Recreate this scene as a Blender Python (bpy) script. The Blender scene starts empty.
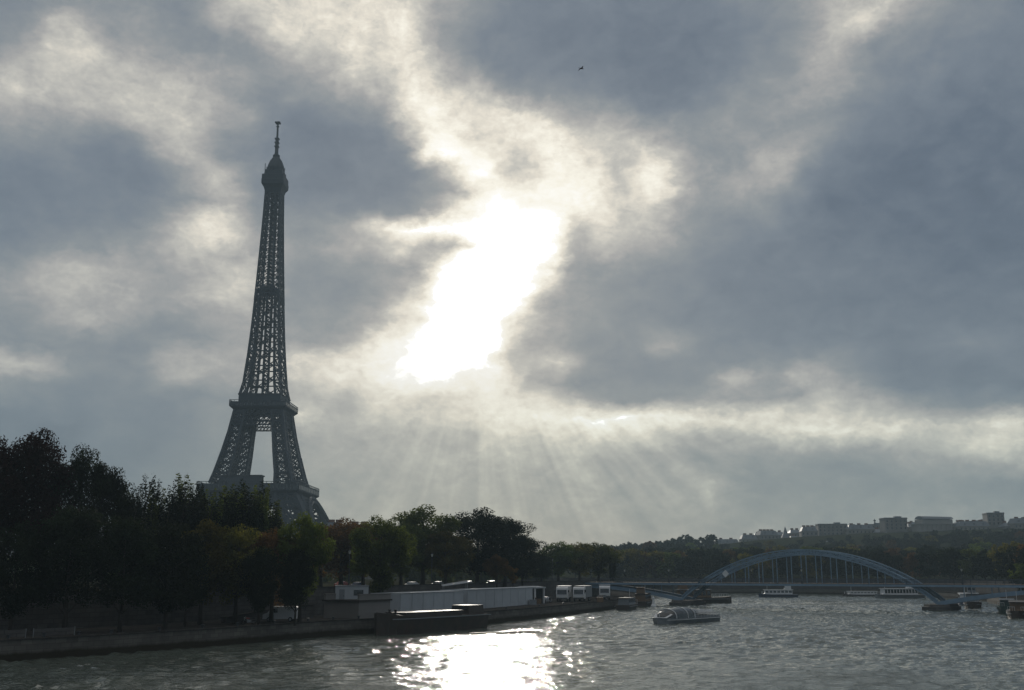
import bpy, bmesh, math, random
import numpy as np
from mathutils import Vector, Matrix
R = math.radians
rnd = random.Random(7)
scene = bpy.context.scene
col = scene.collection

# ------------------------------------------------------------------ camera
EYE = 9.5                      # metres above the river, on the bridge the photo was taken from
PITCH = R(11.9)
cam_data = bpy.data.cameras.new('camera')
cam_data.sensor_width = 36.0
cam_data.lens = 36.0 * 1080 / 1024
cam_data.clip_start = 0.5
cam_data.clip_end = 12000
cam = bpy.data.objects.new('camera', cam_data)
cam.location = (0, 0, EYE)
cam.rotation_euler = (R(90) + PITCH, 0, 0)
col.objects.link(cam)
scene.camera = cam

# ------------------------------------------------------------------ exposure
vs = scene.view_settings
vs.view_transform = 'Standard'
vs.look = 'None'
vs.exposure = 0.38
vs.gamma = 1.0
vs.use_curve_mapping = False
scene.cycles.max_bounces = 6
scene.cycles.diffuse_bounces = 2
scene.cycles.glossy_bounces = 3
scene.cycles.transmission_bounces = 3
scene.cycles.volume_bounces = 0
scene.cycles.transparent_max_bounces = 8
scene.cycles.caustics_reflective = False
scene.cycles.caustics_refractive = False
scene.cycles.sample_clamp_indirect = 4.0

# ------------------------------------------------------------------ sun and sky
SUN_AZ, SUN_EL = -1.75, 14.7    # degrees from +Y, above the horizon: behind the gap in the clouds
sun_data = bpy.data.lights.new('sun', 'SUN')
sun_data.energy = 1.5
sun_data.angle = R(0.9)
sun_data.color = (1.0, 0.93, 0.82)
sun = bpy.data.objects.new('sun', sun_data)
sd = Vector((math.sin(R(SUN_AZ)) * math.cos(R(SUN_EL)), math.cos(R(SUN_AZ)) * math.cos(R(SUN_EL)), math.sin(R(SUN_EL))))
sun.rotation_euler = sd.to_track_quat('Z', 'Y').to_euler()
sun.location = (0, -30, 60)
col.objects.link(sun)

# cloud brightness over the visible part of the sky: one row per degree of elevation,
# one value per degree of azimuth from -28 to 28
SKY_ROWS = {
  0: [110,110,110,110,111,111,112,115,118,120,123,126,128,131,133,135,137,140,142,144,146,147,149,149,150,150,150,150,150,150,149,148,147,145,143,142,141,141,140,139,139,138,138,138,138,138,138,138,138,137,136,134,132,130,130,130,130],
  1: [110,110,110,110,111,111,112,115,118,121,123,126,129,131,133,135,138,141,143,145,147,148,149,150,151,151,151,151,151,150,150,149,148,146,145,143,142,142,141,140,140,139,139,140,140,140,140,140,140,139,138,136,134,131,131,131,131],
  2: [110,110,110,110,111,111,113,115,118,121,124,126,129,131,133,135,139,142,145,146,148,150,150,151,152,152,152,152,152,151,151,150,149,147,146,144,144,143,142,141,141,140,140,141,142,142,142,142,141,141,140,138,135,132,132,132,132],
  3: [108,108,108,108,108,109,110,113,116,119,122,125,128,130,132,134,137,140,144,146,147,149,150,151,151,152,152,152,151,151,151,151,150,148,147,146,145,144,147,142,138,135,135,135,136,137,137,137,138,138,138,136,134,132,131,131,131],
  4: [105,106,106,106,106,106,108,111,114,118,121,124,126,128,130,132,135,139,142,144,146,148,150,151,152,152,152,151,151,151,151,151,151,149,148,147,146,155,173,142,135,132,131,130,129,130,131,132,133,134,135,135,133,131,130,130,130],
  5: [107,107,107,106,106,106,108,111,114,117,120,123,125,127,129,131,135,139,143,146,149,151,153,154,155,155,155,154,154,154,154,154,154,154,153,151,150,153,150,142,137,132,131,131,131,131,132,133,134,138,142,147,150,152,153,155,156],
  6: [109,109,109,109,109,108,110,112,114,116,119,121,124,127,130,134,140,146,151,155,157,160,161,162,162,163,165,166,168,167,168,168,166,162,157,153,147,143,140,140,141,144,147,147,145,145,148,153,160,169,180,192,198,196,192,190,190],
  7: [113,113,113,112,112,112,112,114,115,116,118,119,122,126,130,136,144,152,156,159,160,161,162,163,164,166,171,179,190,193,193,193,191,189,189,186,177,167,159,162,172,186,200,213,218,213,210,210,206,196,188,191,209,214,197,180,170],
  8: [127,125,123,122,120,119,118,118,118,119,119,120,124,130,136,147,178,188,170,167,174,180,186,190,193,196,201,213,223,226,231,239,242,242,241,236,230,227,217,210,210,208,203,199,197,189,175,162,151,145,135,128,125,124,123,122,120],
  9: [148,146,145,138,130,125,122,120,119,120,122,124,128,134,140,147,157,168,173,173,184,206,204,200,200,206,219,229,225,208,195,175,152,138,133,133,134,137,140,141,141,142,144,151,171,172,143,124,114,111,109,109,109,109,110,111,112],
  10: [145,154,174,180,169,144,130,125,123,140,157,161,154,152,156,165,179,194,208,217,209,216,234,245,253,248,233,227,201,164,144,129,124,123,122,122,123,125,129,154,169,146,144,174,158,136,126,118,112,111,111,110,110,111,111,111,111],
  11: [130,131,131,130,129,128,127,125,122,133,154,163,157,153,160,172,185,194,200,209,226,241,246,253,265,271,260,228,174,166,186,179,141,122,121,121,122,123,124,124,123,122,123,123,123,123,119,115,113,115,118,119,119,118,115,112,111],
  12: [135,134,134,137,143,156,159,150,132,126,126,127,133,140,147,148,144,142,145,158,184,217,241,259,272,279,279,251,179,155,153,143,132,127,126,131,145,143,126,119,117,115,113,113,112,112,111,110,109,108,108,109,109,109,109,108,108],
  13: [139,138,138,146,153,158,157,158,154,146,142,144,149,150,150,145,139,134,133,138,150,171,213,240,276,283,284,271,215,171,153,144,138,131,127,126,124,122,119,117,114,112,110,110,109,109,108,108,107,107,106,106,106,106,106,105,105],
  14: [137,137,140,153,165,169,164,158,153,150,151,160,174,179,170,151,136,130,129,131,139,152,187,214,269,285,287,284,260,204,153,141,137,131,127,124,123,120,118,115,112,110,109,108,108,108,107,107,106,105,104,104,103,103,103,103,103],
  15: [132,130,129,139,157,169,171,164,154,152,154,161,173,180,176,158,138,130,129,129,134,144,159,208,267,285,288,287,280,249,192,148,137,134,128,125,123,120,118,114,112,110,109,108,108,108,107,106,105,104,102,101,100,100,101,101,101],
  16: [127,123,119,121,125,129,134,138,141,148,157,168,169,161,157,149,139,133,131,132,136,140,140,150,213,276,289,289,286,273,238,159,138,143,137,132,128,125,121,117,114,111,109,109,108,107,106,105,103,102,100,99,98,98,99,99,99],
  17: [122,117,113,114,118,120,123,125,130,142,169,200,204,182,156,147,144,145,150,154,163,178,190,174,159,177,248,285,286,278,254,176,160,176,164,152,145,136,128,123,118,113,111,110,108,106,105,103,101,100,99,98,98,98,98,98,97],
  18: [120,113,110,111,113,114,116,118,121,131,160,194,195,166,141,135,133,132,138,155,181,208,236,255,260,260,268,276,278,270,252,197,171,191,182,172,166,151,138,132,127,123,120,115,109,105,102,101,100,99,98,98,98,98,98,98,97],
  19: [128,118,113,114,115,115,115,115,116,118,127,140,155,156,128,121,120,119,119,120,121,124,131,143,167,205,238,252,254,248,241,225,212,213,182,183,175,158,143,139,139,138,135,124,113,105,101,100,99,99,98,99,99,100,100,100,99],
  20: [137,127,120,122,122,119,116,116,118,126,142,155,168,151,120,115,113,112,111,111,113,115,119,125,136,157,199,231,217,214,235,240,233,212,183,202,211,172,146,142,146,152,154,141,122,110,105,102,101,99,99,100,100,101,102,101,101],
  21: [150,142,136,135,131,124,120,121,133,158,172,164,143,125,117,114,112,111,110,111,112,114,117,126,156,203,241,210,178,189,223,227,220,200,183,202,215,176,147,141,140,146,159,160,147,123,112,107,103,101,101,101,102,103,103,103,102],
  22: [165,161,157,155,150,145,143,152,172,178,173,158,139,128,118,113,111,111,110,111,112,114,128,205,241,238,225,206,187,192,217,221,207,185,176,177,175,157,143,136,136,135,138,146,147,135,121,114,110,107,106,105,104,104,104,104,104],
  23: [163,180,180,173,174,172,173,177,178,174,171,160,144,143,127,116,114,113,113,115,118,125,157,214,230,214,195,204,215,219,217,201,176,166,162,156,146,137,133,132,135,136,137,136,136,134,127,122,118,115,113,110,109,108,107,107,107],
  24: [142,151,164,171,177,175,174,172,171,172,173,167,153,139,129,124,122,121,126,133,143,151,191,222,218,203,206,210,205,190,167,152,147,142,134,124,118,117,118,124,130,135,137,140,147,151,142,130,125,121,117,115,113,112,112,111,110],
  25: [133,137,152,172,186,183,168,158,155,153,152,151,147,142,138,137,137,139,151,167,170,170,207,214,201,193,184,166,142,130,126,124,122,118,113,109,108,108,110,114,120,127,132,135,142,151,149,136,128,123,120,118,117,116,115,113,112],
  26: [128,131,142,168,178,164,152,146,140,133,129,132,134,136,140,147,154,159,165,199,190,185,206,198,173,154,138,127,120,117,116,115,113,111,109,107,107,107,107,110,114,120,125,129,134,146,157,152,138,130,126,123,120,119,118,115,114],
  27: [125,125,126,132,136,137,136,135,134,131,129,131,134,140,160,186,188,182,187,205,191,199,205,183,148,134,125,119,115,113,113,112,111,109,108,107,106,107,107,109,112,117,122,127,134,148,172,186,193,154,141,133,127,123,121,117,115],
  28: [125,125,125,125,125,125,125,126,129,131,133,147,161,168,184,196,194,193,196,197,196,206,204,176,148,135,126,119,114,113,112,111,110,110,108,107,107,108,108,110,114,118,122,128,136,145,159,173,177,173,159,145,134,127,122,118,115],
  29: [125,125,125,125,125,125,125,126,129,132,135,152,176,186,187,192,197,200,199,199,201,205,196,173,153,140,131,122,115,114,113,113,112,112,111,111,110,111,112,114,117,120,123,128,137,146,155,160,166,170,163,150,137,128,123,118,115],
  30: [125,125,125,125,125,125,125,126,129,132,136,150,162,175,185,192,198,204,203,203,204,201,187,170,154,143,133,124,115,115,115,115,115,115,114,114,114,114,115,117,119,122,124,128,137,145,154,159,164,169,165,152,139,128,124,119,115],
  31: [125,125,125,125,125,125,125,127,130,133,137,150,163,176,185,192,199,204,204,204,204,199,185,169,154,143,133,124,115,115,115,115,115,115,115,114,115,115,117,118,120,122,124,128,136,145,154,159,164,169,166,153,140,129,124,119,115],
}


def s2l(v):                    # sRGB 0-255 to linear
    v = v / 255.0
    return v / 12.92 if v <= 0.04045 else ((v + 0.055) / 1.055) ** 2.4

class Nodes:
    """small helper to write node trees as expressions"""
    def __init__(s, tree):
        s.t = tree
        s.t.nodes.clear()
    def new(s, kind, **kw):
        n = s.t.nodes.new(kind)
        for k, v in kw.items():
            setattr(n, k, v)
        return n
    def put(s, sock, v):
        if isinstance(v, bpy.types.NodeSocket):
            s.t.links.new(v, sock)
        else:
            sock.default_value = v
    def m(s, op, a, b=0.0, c=0.0, clamp=False):
        n = s.new('ShaderNodeMath', operation=op, use_clamp=clamp)
        s.put(n.inputs[0], a); s.put(n.inputs[1], b); s.put(n.inputs[2], c)
        return n.outputs[0]
    def vm(s, op, a, b=(0, 0, 0), out=0, scale=None):
        n = s.new('ShaderNodeVectorMath', operation=op)
        s.put(n.inputs[0], a); s.put(n.inputs[1], b)
        if scale is not None: s.put(n.inputs['Scale'], scale)
        return n.outputs[out]
    def comb(s, x, y, z=0.0):
        n = s.new('ShaderNodeCombineXYZ')
        s.put(n.inputs[0], x); s.put(n.inputs[1], y); s.put(n.inputs[2], z)
        return n.outputs[0]
    def noise(s, vec, scale, detail=4.0, rough=0.55, dims='3D', out='Fac', dist=0.0, w=None):
        n = s.new('ShaderNodeTexNoise', noise_dimensions=dims)
        if vec is not None: s.put(n.inputs['Vector'], vec)
        if w is not None: s.put(n.inputs['W'], w)
        n.inputs['Scale'].default_value = scale
        n.inputs['Detail'].default_value = detail
        n.inputs['Roughness'].default_value = rough
        n.inputs['Distortion'].default_value = dist
        return n.outputs[out]
    def ramp(s, fac, stops, interp='LINEAR'):
        n = s.new('ShaderNodeValToRGB')
        cr = n.color_ramp
        cr.interpolation = interp
        while len(cr.elements) > 1: cr.elements.remove(cr.elements[-1])
        for i, (p, c) in enumerate(stops):
            e = cr.elements[0] if i == 0 else cr.elements.new(p)
            e.position = p
            e.color = (*c, 1) if len(c) == 3 else c
        s.put(n.inputs[0], fac)
        return n.outputs[0]
    def rng(s, v, a, b, c=0.0, d=1.0, kind='LINEAR'):
        n = s.new('ShaderNodeMapRange', interpolation_type=kind)
        s.put(n.inputs[0], v)
        for i, q in enumerate((a, b, c, d)): s.put(n.inputs[i + 1], q)
        return n.outputs[0]
    def mix(s, fac, a, b, mode='MIX'):
        n = s.new('ShaderNodeMix', data_type='RGBA', blend_type=mode)
        s.put(n.inputs[0], fac); s.put(n.inputs[6], a); s.put(n.inputs[7], b)
        return n.outputs[2]

def build_sky():
    world = bpy.data.worlds.new('World')
    scene.world = world
    world.use_nodes = True
    N = Nodes(world.node_tree)
    tc = N.new('ShaderNodeTexCoord')
    d = tc.outputs['Generated']
    sep = N.new('ShaderNodeSeparateXYZ'); N.put(sep.inputs[0], d)
    az = N.m('MULTIPLY', N.m('ARCTAN2', sep.outputs[0], sep.outputs[1]), 180 / math.pi)
    el = N.m('MULTIPLY', N.m('ARCSINE', sep.outputs[2]), 180 / math.pi)
    # ragged cloud edges: bend the sky's own coordinates with turbulence, flatter near the horizon
    p = N.comb(az, N.m('MULTIPLY', el, 1.5))
    def centred(v, k):
        return N.vm('MULTIPLY', N.vm('SUBTRACT', v, (.5, .5, .5)), (k, k * .7, 0))
    w1 = centred(N.noise(p, .16, 2.0, .5, out='Color'), 1.6)
    w2 = centred(N.noise(p, .55, 5.0, .62, out='Color'), 2.1)
    q = N.vm('ADD', N.comb(az, el), N.vm('ADD', w1, w2))
    sq = N.new('ShaderNodeSeparateXYZ'); N.put(sq.inputs[0], q)
    qa, qe = sq.outputs[0], sq.outputs[1]
    west = N.rng(qa, -28, 0); east = N.rng(qa, 0, 28)
    side = N.m('GREATER_THAN', qa, 0.0)
    total = None
    els = sorted(SKY_ROWS)
    def strip(fac, vals):                            # each row sits in a node group of its own
        g = bpy.data.node_groups.new('cloud_row', 'ShaderNodeTree')
        g.interface.new_socket('fac', in_out='INPUT', socket_type='NodeSocketFloat')
        g.interface.new_socket('value', in_out='OUTPUT', socket_type='NodeSocketFloat')
        G = Nodes(g)
        gi = G.new('NodeGroupInput'); go = G.new('NodeGroupOutput')
        g.links.new(G.ramp(gi.outputs[0], [(k / 28, (v / 320., v / 320., v / 320.)) for k, v in enumerate(vals)], 'CARDINAL'), go.inputs[0])
        n = N.new('ShaderNodeGroup'); n.node_tree = g
        N.put(n.inputs[0], fac)
        return n.outputs[0]
    for e in els:
        vals = SKY_ROWS[e]
        rr = N.m('ADD', N.m('MULTIPLY', strip(west, vals[:29]), N.m('SUBTRACT', 1.0, side)), N.m('MULTIPLY', strip(east, vals[28:]), side))
        if e == els[0]: wgt = N.rng(qe, e, e + 1, 1, 0)
        elif e == els[-1]: wgt = N.rng(qe, e - 1, e, 0, 1)
        else: wgt = N.m('SUBTRACT', 1.0, N.m('ABSOLUTE', N.m('SUBTRACT', qe, float(e))), clamp=True)
        total = N.m('MULTIPLY', rr, wgt) if total is None else N.m('MULTIPLY_ADD', rr, wgt, total)
    total = N.m('MULTIPLY', total, 320.0)
    total = N.m('ADD', 130.0, N.m('MULTIPLY', N.m('SUBTRACT', total, 130.0), N.rng(total, 140, 230, 1.08, 1.17)))
    # cloud texture
    soft = N.noise(N.vm('ADD', p, w1), .42, 7.0, .58, dist=.4)
    fine = N.noise(p, 1.7, 6.0, .62)
    total = N.m('ADD', total, N.m('MULTIPLY', N.m('SUBTRACT', soft, .5), N.rng(total, 115, 185, 30, 62)))
    total = N.m('ADD', total, N.m('MULTIPLY', N.m('SUBTRACT', fine, .5), N.m('MULTIPLY', N.rng(total, 125, 215, 8, 60), N.rng(total, 225, 265, 1.0, .2))))
    billow = N.noise(N.vm('ADD', p, N.vm('SCALE', w2, scale=1.5)), .95, 5.0, .5, dist=1.2)
    total = N.m('ADD', total, N.m('MULTIPLY', N.m('SUBTRACT', billow, .5), N.m('MULTIPLY', N.rng(total, 120, 200, 8, 44), N.rng(total, 230, 268, 1.0, .3))))
    # far side of the sky (behind the camera): plain grey overcast
    front = N.rng(N.m('ABSOLUTE', az), 32, 60, 1, 0, 'SMOOTHSTEP')
    high = N.rng(el, 33, 55, 1, 0, 'SMOOTHSTEP')
    keep = N.m('MULTIPLY', front, high)
    backg = N.m('ADD', N.rng(el, 25, 60, 84, 132), N.m('MULTIPLY', soft, 60.0))
    total = N.m('ADD', N.m('MULTIPLY', total, keep), N.m('MULTIPLY', backg, N.m('SUBTRACT', 1.0, keep)))
    # shafts of sunlight fanning out below the gap
    da = N.m('SUBTRACT', az, SUN_AZ); de = N.m('SUBTRACT', SUN_EL, el)
    ang = N.m('ARCTAN2', da, N.m('MAXIMUM', de, .2))
    sh = N.noise(None, 9.0, 2.5, .6, dims='1D', w=ang)
    dist = N.m('SQRT', N.m('ADD', N.m('MULTIPLY', da, da), N.m('MULTIPLY', de, de)))
    mask = N.m('MULTIPLY', N.rng(el, 7.5, 9.5, 1, 0, 'SMOOTHSTEP'), N.m('MULTIPLY', N.rng(dist, 5, 8, 0, 1, 'SMOOTHSTEP'), N.rng(dist, 11, 19, 1, 0, 'SMOOTHSTEP')))
    mask = N.m('MULTIPLY', mask, N.rng(N.m('ABSOLUTE', N.m('SUBTRACT', ang, .3)), .5, 1.1, 1, 0, 'SMOOTHSTEP'))
    total = N.m('ADD', total, N.m('MULTIPLY', N.m('SUBTRACT', sh, .47), N.m('MULTIPLY', mask, 62.0)))
    t = N.m('DIVIDE', total, 320.0)
    def c(r, g, b): return (s2l(r), s2l(g), s2l(b))
    colr = N.ramp(t, [(0, c(40, 48, 58)), (60 / 320, c(52, 62, 75)), (95 / 320, c(85, 96, 111)), (115 / 320, c(108, 117, 128)), (135 / 320, c(130, 135, 139)),
                      (155 / 320, c(155, 154, 153)), (185 / 320, c(188, 185, 177)), (212 / 320, c(220, 213, 199)), (240 / 320, c(243, 238, 224)), (272 / 320, (1, .995, .97)), (1, (1, 1, 1))])
    boost = N.m('ADD', 1.0, N.rng(total, 262, 320, 0, 1.8))
    colr = N.vm('SCALE', colr, scale=boost)
    lowtint = N.rng(el, 2, 11, 1, 0, 'SMOOTHSTEP')
    colr = N.mix(lowtint, colr, N.vm('MULTIPLY', colr, (.93, 1.015, .985)))
    clouds = N.new('ShaderNodeBackground'); N.put(clouds.inputs[0], colr); clouds.inputs[1].default_value = 0.94
    sky = N.new('ShaderNodeTexSky', sky_type='NISHITA')
    sky.sun_disc = False
    sky.sun_elevation = R(SUN_EL)
    sky.sun_rotation = R(SUN_AZ)
    clear = N.new('ShaderNodeBackground'); N.put(clear.inputs[0], sky.outputs[0]); clear.inputs[1].default_value = 0.05
    mixs = N.new('ShaderNodeMixShader')
    # thin veil of blue air showing through the cloud sheet
    mixs.inputs[0].default_value = 0.96
    N.t.links.new(clear.outputs[0], mixs.inputs[1]); N.t.links.new(clouds.outputs[0], mixs.inputs[2])
    # below the horizon the ground hides the sky; keep it dim
    dim = N.new('ShaderNodeBackground'); dim.inputs[0].default_value = (.05, .055, .06, 1)
    m2 = N.new('ShaderNodeMixShader')
    N.put(m2.inputs[0], N.rng(el, -1.0, -3.0, 0, 1))
    N.t.links.new(mixs.outputs[0], m2.inputs[1]); N.t.links.new(dim.outputs[0], m2.inputs[2])
    out = N.new('ShaderNodeOutputWorld')
    N.t.links.new(m2.outputs[0], out.inputs[0])
build_sky()

# ------------------------------------------------------------------ helpers
FWD = Vector((0, math.cos(PITCH), math.sin(PITCH)))
UP = Vector((0, -math.sin(PITCH), math.cos(PITCH)))
def at(px, py, Y):
    """the point seen at (px, py) that lies Y metres down the river"""
    d = FWD + Vector((1, 0, 0)) * ((px - 512) / 1080) + UP * ((345 - py) / 1080)
    return Vector((0, 0, EYE)) + d * (Y / d.y)
def on_plane(px, py, z=0.0):
    d = FWD + Vector((1, 0, 0)) * ((px - 512) / 1080) + UP * ((345 - py) / 1080)
    return Vector((0, 0, EYE)) + d * ((z - EYE) / d.z)

class MB:
    """collects faces and links them as ONE mesh object"""
    def __init__(s): s.v = []; s.f = []; s.mi = []; s.cur = 0
    def quad(s, *pts):
        n = len(s.v); s.v += [tuple(p) for p in pts]; s.f.append(tuple(range(n, n + len(pts)))); s.mi.append(s.cur)
    def box(s, c, d, rz=0.0, taper=1.0, ty=None):
        ty = taper if ty is None else ty
        cs, sn = math.cos(rz), math.sin(rz); n = len(s.v)
        for k in (-1, 1):
            tx, tyy = (taper, ty) if k == 1 else (1, 1)
            for a, b in ((-1, -1), (1, -1), (1, 1), (-1, 1)):
                x, y = a * d[0] / 2 * tx, b * d[1] / 2 * tyy
                s.v.append((c[0] + x * cs - y * sn, c[1] + x * sn + y * cs, c[2] + k * d[2] / 2))
        for q in ((0, 3, 2, 1), (4, 5, 6, 7), (0, 1, 5, 4), (1, 2, 6, 5), (2, 3, 7, 6), (3, 0, 4, 7)):
            s.f.append(tuple(n + i for i in q)); s.mi.append(s.cur)
    def bar(s, a, b, w, h=None):
        a, b = Vector(a), Vector(b); h = h or w
        d = b - a
        if d.length < 1e-6: return
        d.normalize()
        ref = Vector((0, 0, 1)) if abs(d.z) < .95 else Vector((0, 1, 0))
        x = d.cross(ref).normalized(); y = x.cross(d).normalized(); n = len(s.v)
        for p in (a, b):
            for i, j in ((-1, -1), (1, -1), (1, 1), (-1, 1)):
                s.v.append(tuple(p + x * (i * w / 2) + y * (j * h / 2)))
        for q in ((0, 3, 2, 1), (4, 5, 6, 7), (0, 1, 5, 4), (1, 2, 6, 5), (2, 3, 7, 6), (3, 0, 4, 7)):
            s.f.append(tuple(n + i for i in q)); s.mi.append(s.cur)
    def tube(s, pts, rad, n=8, cap=True):
        pts = [Vector(p) for p in pts]; base = len(s.v)
        rad = rad if hasattr(rad, '__len__') else [rad] * len(pts)
        for i, p in enumerate(pts):
            d = (pts[min(i + 1, len(pts) - 1)] - pts[max(i - 1, 0)]).normalized()
            ref = Vector((0, 0, 1)) if abs(d.z) < .9 else Vector((1, 0, 0))
            x = d.cross(ref).normalized(); y = x.cross(d).normalized()
            for k in range(n):
                t = 2 * math.pi * k / n
                s.v.append(tuple(p + x * math.cos(t) * rad[i] + y * math.sin(t) * rad[i]))
        for i in range(len(pts) - 1):
            for k in range(n):
                k2 = (k + 1) % n
                s.f.append((base + i * n + k, base + i * n + k2, base + (i + 1) * n + k2, base + (i + 1) * n + k)); s.mi.append(s.cur)
        if cap:
            s.f.append(tuple(base + k for k in range(n))); s.mi.append(s.cur)
            s.f.append(tuple(base + (len(pts) - 1) * n + k for k in reversed(range(n)))); s.mi.append(s.cur)
    def loft(s, rings, cap=True):
        base = len(s.v); n = len(rings[0])
        for r in rings: s.v += [tuple(p) for p in r]
        for i in range(len(rings) - 1):
            for k in range(n):
                k2 = (k + 1) % n
                s.f.append((base + i * n + k, base + i * n + k2, base + (i + 1) * n + k2, base + (i + 1) * n + k)); s.mi.append(s.cur)
        if cap:
            s.f.append(tuple(base + k for k in reversed(range(n)))); s.mi.append(s.cur)
            s.f.append(tuple(base + (len(rings) - 1) * n + k for k in range(n))); s.mi.append(s.cur)
    def lathe(s, prof, c=(0, 0, 0), n=16):
        s.loft([[(c[0] + r * math.cos(2 * math.pi * k / n), c[1] + r * math.sin(2 * math.pi * k / n), c[2] + z) for k in range(n)] for r, z in prof])
    def build(s, name, mat, parent=None, smooth=False, loc=None):
        me = bpy.data.meshes.new(name)
        me.from_pydata(s.v, [], s.f)
        mats = mat if isinstance(mat, (list, tuple)) else [mat]
        for m_ in mats: me.materials.append(m_)
        if len(mats) > 1: me.polygons.foreach_set('material_index', s.mi)
        if smooth: me.polygons.foreach_set('use_smooth', [True] * len(me.polygons))
        bm = bmesh.new(); bm.from_mesh(me); bmesh.ops.recalc_face_normals(bm, faces=bm.faces); bm.to_mesh(me); bm.free()
        me.update()
        o = bpy.data.objects.new(name, me); col.objects.link(o)
        if parent: o.parent = parent
        if loc: o.location = loc
        return o

def tag(o, label=None, cat=None, group=None, kind=None):
    if label: o['label'] = label
    if cat: o['category'] = cat
    if group: o['group'] = group
    if kind: o['kind'] = kind
    return o
def thing(name, label, cat, loc=(0, 0, 0), rz=0.0, group=None):
    o = bpy.data.objects.new(name, None); col.objects.link(o)
    o.empty_display_size = .5
    o.location = loc; o.rotation_euler = (0, 0, rz)
    return tag(o, label, cat, group)
def copy_tree(o, parent=None):
    c = o.copy(); col.objects.link(c)
    if parent: c.parent = parent
    for ch in kids.get(o.name, []) if kids else o.children:
        copy_tree(ch, c)
    return c
kids = None

# ------------------------------------------------------------------ materials
def mat(name, base, rough=.7, metal=0.0, var=.25, scale=1.0, detail=5.0, bump=0.0, spec=.5, alt=None, stretch=(1, 1, 1), coord='Object', extra=None):
    m_ = bpy.data.materials.new(name); m_.use_nodes = True
    N = Nodes(m_.node_tree)
    tc = N.new('ShaderNodeTexCoord')
    v = N.vm('MULTIPLY', tc.outputs[coord], stretch)
    nz = N.noise(v, scale, detail, .6)
    alt = alt or tuple(b * (1 - var) for b in base)
    c1 = tuple(min(1, b * (1 + var * .6)) for b in base)
    cc = N.ramp(nz, [(.3, alt), (.7, c1)])
    big = N.noise(tc.outputs[coord], scale * .13, 3.0)
    cc = N.mix(.35, cc, N.ramp(big, [(.35, tuple(b * .6 for b in base)), (.65, c1)]))
    if extra: cc = extra(N, tc, cc)
    b = N.new('ShaderNodeBsdfPrincipled')
    N.put(b.inputs['Base Color'], cc)
    N.put(b.inputs['Roughness'], N.rng(nz, .2, .8, max(.02, rough - .1), min(1, rough + .1)))
    b.inputs['Metallic'].default_value = metal
    b.inputs['Specular IOR Level'].default_value = spec
    if bump:
        bn = N.new('ShaderNodeBump'); bn.inputs['Strength'].default_value = bump; bn.inputs['Distance'].default_value = .1
        N.put(bn.inputs['Height'], nz); N.put(b.inputs['Normal'], bn.outputs[0])
    out = N.new('ShaderNodeOutputMaterial'); N.t.links.new(b.outputs[0], out.inputs[0])
    return m_

def blocks(sx, sz, dark=.55):
    """courses of stone: joints drawn by a brick texture over the wall's own length and height"""
    def f(N, tc, cc):
        sp = N.new('ShaderNodeSeparateXYZ'); N.put(sp.inputs[0], tc.outputs['Object'])
        u = N.m('ADD', N.m('MULTIPLY', sp.outputs[0], .55), N.m('MULTIPLY', sp.outputs[1], .83))
        br = N.new('ShaderNodeTexBrick')
        N.put(br.inputs['Vector'], N.comb(u, sp.outputs[2]))
        br.inputs['Scale'].default_value = 1.0
        br.inputs['Brick Width'].default_value = sx; br.inputs['Row Height'].default_value = sz
        br.inputs['Mortar Size'].default_value = .03
        br.inputs['Color1'].default_value = (1, 1, 1, 1); br.inputs['Color2'].default_value = (.72, .72, .72, 1)
        br.inputs['Mortar'].default_value = (dark, dark, dark, 1)
        return N.mix(1.0, cc, br.outputs[0], 'MULTIPLY')
    return f
def quay_stone(N, tc, cc):
    cc = blocks(1.4, .55)(N, tc, cc)
    sp = N.new('ShaderNodeSeparateXYZ'); N.put(sp.inputs[0], tc.outputs['Object'])
    edge = N.m('ADD', sp.outputs[2], N.m('MULTIPLY', N.noise(tc.outputs['Object'], .8, 4.0), .5))
    return N.mix(N.rng(edge, .9, 1.3), (.035, .028, .018, 1), cc)      # wet algae line above the water

M = {}
M['stone'] = mat('quay_stone', (.15, .14, .125), .85, var=.3, scale=.9, bump=.4, spec=.1, extra=quay_stone)
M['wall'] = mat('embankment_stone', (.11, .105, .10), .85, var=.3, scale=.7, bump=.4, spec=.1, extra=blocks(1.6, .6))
M['paving'] = mat('quay_paving', (.075, .07, .065), .95, var=.3, scale=.6, bump=.3, spec=0.0, extra=blocks(.8, .5, .7))
M['asphalt'] = mat('asphalt', (.05, .05, .052), .8, spec=.1, var=.25, scale=2.0, bump=.3)
M['soil'] = mat('park_ground', (.035, .038, .022), .95, spec=0.0, var=.4, scale=.3, bump=.4, alt=(.06, .045, .028))
M['hill'] = mat('hill_ground', (.020, .026, .013), .95, var=.5, spec=0.0, scale=.08, bump=.5, alt=(.045, .04, .02))
M['iron'] = mat('tower_iron', (.024, .036, .052), .6, var=.2, scale=.3, spec=.4)
M['ironlight'] = mat('tower_gallery', (.035, .046, .06), .6, var=.2, scale=.3)
M['glassdark'] = mat('dark_glazing', (.02, .025, .03), .12, var=.2, scale=.5, spec=.8)
M['bridge'] = mat('bridge_paint', (.21, .31, .41), .5, var=.2, scale=.7, spec=.4)
M['bridgedark'] = mat('bridge_steel', (.05, .065, .08), .55, var=.2, scale=.7)
M['planks'] = mat('deck_planks', (.09, .06, .04), .75, var=.35, scale=1.5, stretch=(6, .3, 1))
M['white'] = mat('white_paint', (.72, .73, .74), .4, var=.08, scale=.8)
M['canvas'] = mat('white_canvas', (.42, .45, .48), .6, var=.12, scale=.6, bump=.3)
M['greyhull'] = mat('grey_hull', (.22, .24, .26), .45, var=.2, scale=.5, bump=.2)
M['blackhull'] = mat('tarred_hull', (.030, .026, .022), .55, var=.35, scale=.5, bump=.3, alt=(.06, .035, .022))
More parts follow.
